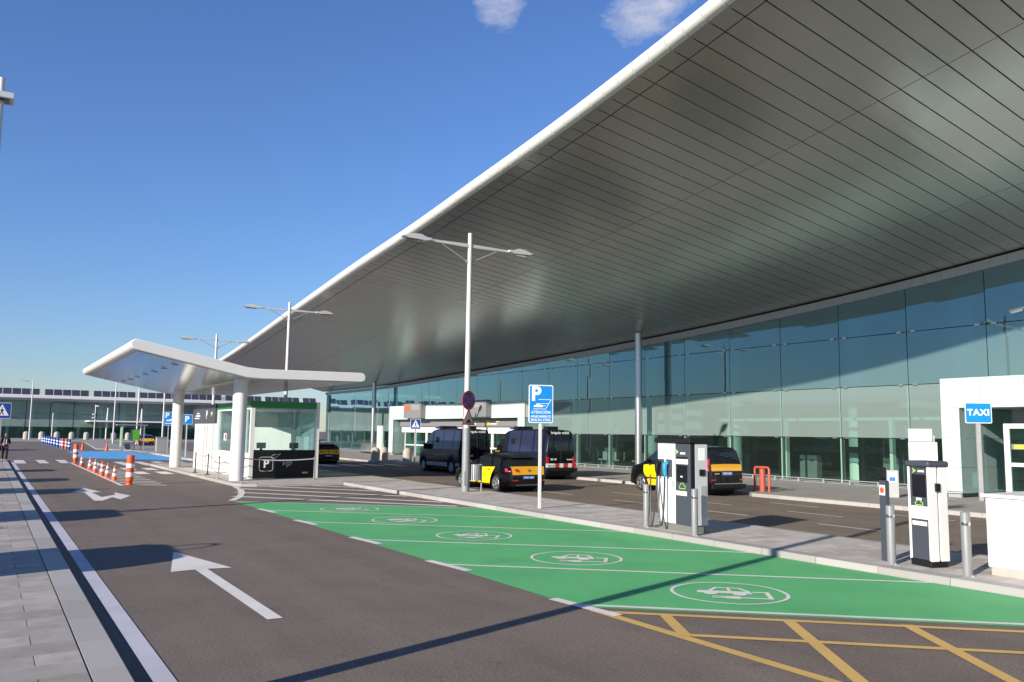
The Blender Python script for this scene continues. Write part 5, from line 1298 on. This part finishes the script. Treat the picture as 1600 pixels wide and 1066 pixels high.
# police vans
L, W = 5.7, 1.98
van = place('police_van', 'dark navy police van parked nearer, behind the large P sign', 'police van', 23.45, 34.3, 0, L, W, group='police vans')
keys = [(0.0, 0.55), (0.03, 0.90), (0.15, 1.08), (0.55, 1.20), (0.85, 1.32), (1.25, 1.85), (1.60, 2.28), (1.85, 2.43), (2.3, 2.50), (4.5, 2.52), (5.45, 2.48), (5.55, 2.43), (5.62, 2.30), (5.66, 2.2), (5.68, 1.35), (5.685, 1.30), (5.69, 0.75), (5.70, 0.45)]
belt = lambda x: interp([(0, 0.95), (0.4, 1.10), (1.2, 1.32), (5.7, 1.40)], x)
def region(x, r, zt):
    if r < 3:
        if x < 0.25: return ('bumper', M['black'])
        if 1.0 < x < 2.05: return ('front_door', M['car_navy'])
        if 2.1 < x < 3.3: return ('sliding_door', M['car_navy'])
        return ('front_wing' if x < 2 else 'rear_quarter', M['car_navy'])
    if r == 3:
        if 1.15 < x < 1.95: return ('side_window', M['car_glass'])
        if 2.15 < x < 3.25 or 3.42 < x < 4.5 or 4.6 < x < 5.35: return ('side_window', M['police_glass'])
        return ('pillar', M['car_navy'])
    if 0.88 < x < 1.58: return ('windscreen', M['car_glass'])
    if x > 5.60 and zt > 1.40: return ('rear_window', M['car_glass'])
    if x > 5.5: return ('rear_door', M['car_black'])
    return ('roof' if x > 1.5 else 'bonnet', M['car_navy'])
vehicle(van, L, W, dense(keys), belt, 0.34, [(1.0, 0.42), (4.5, 0.42)], region, wfun_car(L), 0.12)
for xc in (1.0, 4.5):
    for s in (1, -1): wheel(van, xc, s * (W / 2 - 0.13), 0.36, 0.24, s, 6)
for s in (1, -1):
    b = MB(); b.hexa([(1.42, s * 0.96, 1.30), (1.58, s * 0.96, 1.30), (1.58, s * 1.24, 1.32), (1.46, s * 1.24, 1.32)], [(1.42, s * 0.96, 1.62), (1.58, s * 0.96, 1.62), (1.58, s * 1.25, 1.68), (1.46, s * 1.25, 1.68)]); b.build('wing_mirror', M['black'], van, bevel=0.03)
    for k in range(11):
        x = 1.52 + k * 0.235
        b = MB(); b.hexa([(x, s * 0.990, 0.44), (x + 0.13, s * 0.990, 0.44), (x + 0.13, s * 1.002, 0.44), (x, s * 1.002, 0.44)], [(x - 0.03, s * 0.990, 0.60), (x + 0.10, s * 0.990, 0.60), (x + 0.10, s * 1.002, 0.60), (x - 0.03, s * 1.002, 0.60)]); b.build('check_mark', M['check_pink'] if True else M['white_txt'], van)
    for k in range(2):
        b = MB(); b.box(5.02 + k * 0.25, 5.14 + k * 0.25, s * 0.986 - 0.008, s * 0.986 + 0.012, 0.44, 0.60); b.build('check_mark', M['check_pink'], van)
    b = MB(); b.box(1.5, 4.05, s * 0.990 - 0.005, s * 0.990 + 0.016, 0.40, 0.425); b.build('rub_strip', M['check_pink'], van)
    b = MB(); b.box(5.655, 5.70, s * 0.80 - 0.07, s * 0.80 + 0.07, 0.80, 1.15); b.build('tail_light', M['lamp_red'], van, bevel=0.015)
    b = MB(); b.box(2.25, 3.15, s * 0.915 - 0.004, s * 0.915 + 0.045, 1.40, 1.43); b.build('window_rail', M['black'], van)
    b = MB(); b.box(2.45, 2.80, s * 0.905 - 0.002, s * 0.935, 1.72, 2.02); b.build('window_hatch', M['black'], van, bevel=0.01)
    b = MB(); b.hexa([(0.05, s * 0.55, 0.80), (0.45, s * 0.86, 0.86), (0.45, s * 0.7, 0.88), (0.08, s * 0.4, 0.82)], [(0.14, s * 0.55, 1.02), (0.55, s * 0.88, 1.12), (0.55, s * 0.7, 1.13), (0.16, s * 0.4, 1.04)]); b.build('headlight', M['lamp_clear'], van)
text("mossos d'esquadra", 0.20, M['grey_txt'], van, (3.1, -1.0, 1.06), (R(90), 0, 0), 0.0).rotation_euler = (R(90), 0, R(180)) if False else (R(90), 0, 0)
text("mossos d'esquadra", 0.20, M['grey_txt'], van, (3.1, 1.0, 1.06), (R(90), 0, R(180)), 0.0)
text('brigada mòbil', 0.19, M['white_txt'], van, (5.61, 0.0, 2.34), (R(70), 0, R(90)), 0.003)
text('BR-40', 0.14, M['white_txt'], van, (5.692, -0.45, 1.02), (R(90), 0, R(90)), 0.002)
text('mossos', 0.12, M['white_txt'], van, (5.692, 0.55, 1.02), (R(90), 0, R(90)), 0.002)
for k, (ya, yb, m) in enumerate(((-0.92, -0.66, 'plate_white'), (-0.65, -0.40, 'plate_white'), (-0.38, -0.10, 'sign_red'), (-0.09, 0.14, 'plate_white'), (0.15, 0.42, 'sign_red'), (0.43, 0.66, 'plate_white'), (0.67, 0.92, 'sign_red'))):
    b = MB(); b.box(5.70, 5.715, ya, yb, 0.62, 0.82); b.build('reflective_patch', M[m], van)
b = MB(); b.box(5.716, 5.73, -0.85, -0.35, 0.65, 0.77); b.build('number_plate', M['plate_white'], van); plate_marks(van, 5.7305, -0.6, 0.71, 0.065, 'black')
b = MB(); b.box(5.6, 5.82, -0.95, 0.95, 0.44, 0.60); b.build('rear_bumper', M['black'], van, bevel=0.03)
b = MB(); b.box(5.675, 5.692, -0.015, 0.015, 0.7, 2.3); b.build('door_seam', M['dark'], van)
for y in (-0.5, 0.5): b = MB(); b.box(5.66, 5.70, y - 0.02, y + 0.02, 1.45, 2.15); b.build('window_bar', M['black'], van)
for (x, w_) in ((2.0, 0.5), (4.6, 0.35)): b = MB(); b.box(x, x + 0.35, -w_, w_, 2.48, 2.66); b.build('roof_unit', M['black'], van, bevel=0.03)
b = MB(); b.box(1.9, 2.15, -0.7, 0.7, 2.49, 2.58); b.build('light_bar', M['sign_navy'], van, bevel=0.03)
b = MB(); b.tube([(-0.10, -0.6, 0.45), (-0.14, -0.6, 1.0), (-0.14, 0.6, 1.0), (-0.10, 0.6, 0.45)], 0.035, 8); b.build('bull_bar', M['black'], van, smooth=True)
v2 = copy_tree(van, None, None, None, 'dark navy police van farther left, behind the lamp post')
v2.location = (van.location.x - 1.45, van.location.y + 5.9, 0.004)

# ------------------------------------------------------------------ walking person at the left edge
def skin_mesh(name, verts, edges, radii, m, parent, sub=2, root=0):
    me = bpy.data.meshes.new(name); me.from_pydata(verts, edges, []); o = bpy.data.objects.new(name, me); COL.objects.link(o)
    md = o.modifiers.new('skin', 'SKIN'); sv = me.skin_vertices[0].data if me.skin_vertices else None
    if sv is None:
        bm = bmesh.new(); bm.from_mesh(me); bm.verts.layers.skin.verify(); bm.to_mesh(me); bm.free(); sv = me.skin_vertices[0].data
    for i, r in enumerate(radii): sv[i].radius = r if isinstance(r, tuple) else (r, r); sv[i].use_root = (i == root)
    o.modifiers.new('sub', 'SUBSURF').levels = sub; o.modifiers['sub'].render_levels = sub
    dg = bpy.context.evaluated_depsgraph_get(); nm = bpy.data.meshes.new_from_object(o.evaluated_get(dg)); bpy.data.objects.remove(o)
    for p in nm.polygons: p.use_smooth = True
    nm.materials.clear(); nm.materials.append(m)
    return inst(name, nm, parent)
per = thing('person', 'person in dark jacket and black trousers with grey scarf, walking toward the viewer', 'person', (1.05, 62.2, LP), rz=R(0))
# body: faces -y, arms bent in front of the chest
jt = [(0, 0, 0.95), (0, 0, 1.15), (0, -0.01, 1.38), (0, -0.01, 1.50), (0, -0.03, 1.58), (0, -0.04, 1.68), (0, -0.03, 1.78),
      (0.10, 0, 0.90), (0.11, -0.05, 0.50), (0.11, 0.02, 0.10), (0.11, -0.14, 0.04),
      (-0.10, 0, 0.90), (-0.11, 0.08, 0.50), (-0.11, 0.18, 0.11), (-0.11, 0.04, 0.05),
      (0.19, 0, 1.42), (0.25, -0.02, 1.15), (0.12, -0.25, 1.12), (0.05, -0.30, 1.15),
      (-0.19, 0, 1.42), (-0.25, -0.02, 1.15), (-0.12, -0.25, 1.08), (-0.04, -0.30, 1.10)]
eg_ = [(0, 1), (1, 2), (2, 3), (3, 4), (4, 5), (5, 6), (0, 7), (7, 8), (8, 9), (9, 10), (0, 11), (11, 12), (12, 13), (13, 14), (2, 15), (15, 16), (16, 17), (17, 18), (2, 19), (19, 20), (20, 21), (21, 22)]
rad = [(0.15, 0.11), (0.13, 0.10), (0.15, 0.10), 0.055, 0.065, 0.095, 0.06, 0.09, 0.06, 0.045, 0.04, 0.09, 0.06, 0.045, 0.04, 0.055, 0.045, 0.035, 0.035, 0.055, 0.045, 0.035, 0.035]
body = skin_mesh('body', jt, eg_, rad, M['skin'], per)
skin_mesh('trousers', [jt[0], jt[7], jt[8], (0.11, 0.02, 0.13), jt[11], jt[12], (-0.11, 0.18, 0.14)], [(0, 1), (1, 2), (2, 3), (0, 4), (4, 5), (5, 6)], [(0.17, 0.13), 0.11, 0.085, 0.075, 0.11, 0.085, 0.075], M['coat_dark'], per)
skin_mesh('jacket', [(0, 0, 0.88), jt[1], jt[2], (0, -0.01, 1.46), jt[15], jt[16], (0.13, -0.23, 1.12), jt[19], jt[20], (-0.13, -0.23, 1.08)], [(0, 1), (1, 2), (2, 3), (2, 4), (4, 5), (5, 6), (2, 7), (7, 8), (8, 9)], [(0.19, 0.14), (0.17, 0.13), (0.18, 0.125), 0.10, 0.075, 0.065, 0.055, 0.075, 0.065, 0.055], M['coat_dark'], per)
skin_mesh('scarf', [(-0.05, -0.13, 1.45), (-0.07, -0.16, 1.2), (-0.09, -0.155, 0.95)], [(0, 1), (1, 2)], [(0.06, 0.03), (0.06, 0.03), (0.07, 0.02)], M['coat_grey'], per, 1)
skin_mesh('shirt', [(0.05, -0.12, 1.42), (0.04, -0.155, 1.22), (0.04, -0.15, 1.05)], [(0, 1), (1, 2)], [(0.05, 0.03), (0.05, 0.03), (0.06, 0.02)], M['cloth_light'], per, 1)
skin_mesh('hair', [(0, 0.02, 1.74), (0, 0.06, 1.62), (0.06, 0.04, 1.48), (-0.06, 0.04, 1.48)], [(0, 1), (1, 2), (1, 3)], [(0.10, 0.085), (0.105, 0.07), (0.06, 0.05), (0.06, 0.05)], M['hair'], per)
for s in (1, -1):
    y0 = -0.02 if s > 0 else 0.12
    b = MB(); b.lathe([(0.055, 0.0), (0.06, 0.03), (0.055, 0.09), (0.0, 0.10)], 14, (s * 0.11, y0, 0)); b.build('shoe', M['black'], per, smooth=True).scale = (1, 1, 1)
    hx = 0.05 * s
    for k in range(5):
        b = MB(); x0 = hx + (k - 2) * 0.016; zz = 1.15 if s > 0 else 1.10
        b.tube([(x0, -0.30, zz), (x0 - 0.01 * s, -0.335, zz + 0.005), (x0 - 0.02 * s, -0.345, zz - 0.02)] if k else [(x0, -0.29, zz + 0.02), (x0 - 0.01 * s, -0.32, zz + 0.045), (x0 - 0.02 * s, -0.335, zz + 0.05)], 0.009, 6); b.build('finger', M['skin'], body, smooth=True)
b = MB(); b.box(-0.012, 0.012, -0.15, -0.12, 1.655, 1.70); b.build('nose', M['skin'], body, bevel=0.006)
for s in (1, -1): b = MB(); b.cyl((s * 0.035, -0.125, 1.705), (s * 0.035, -0.137, 1.705), 0.012, n=8); b.build('eye', M['black'], body)
b = MB(); b.box(-0.025, 0.025, -0.135, -0.12, 1.625, 1.635); b.build('mouth', M['sign_red'], body)
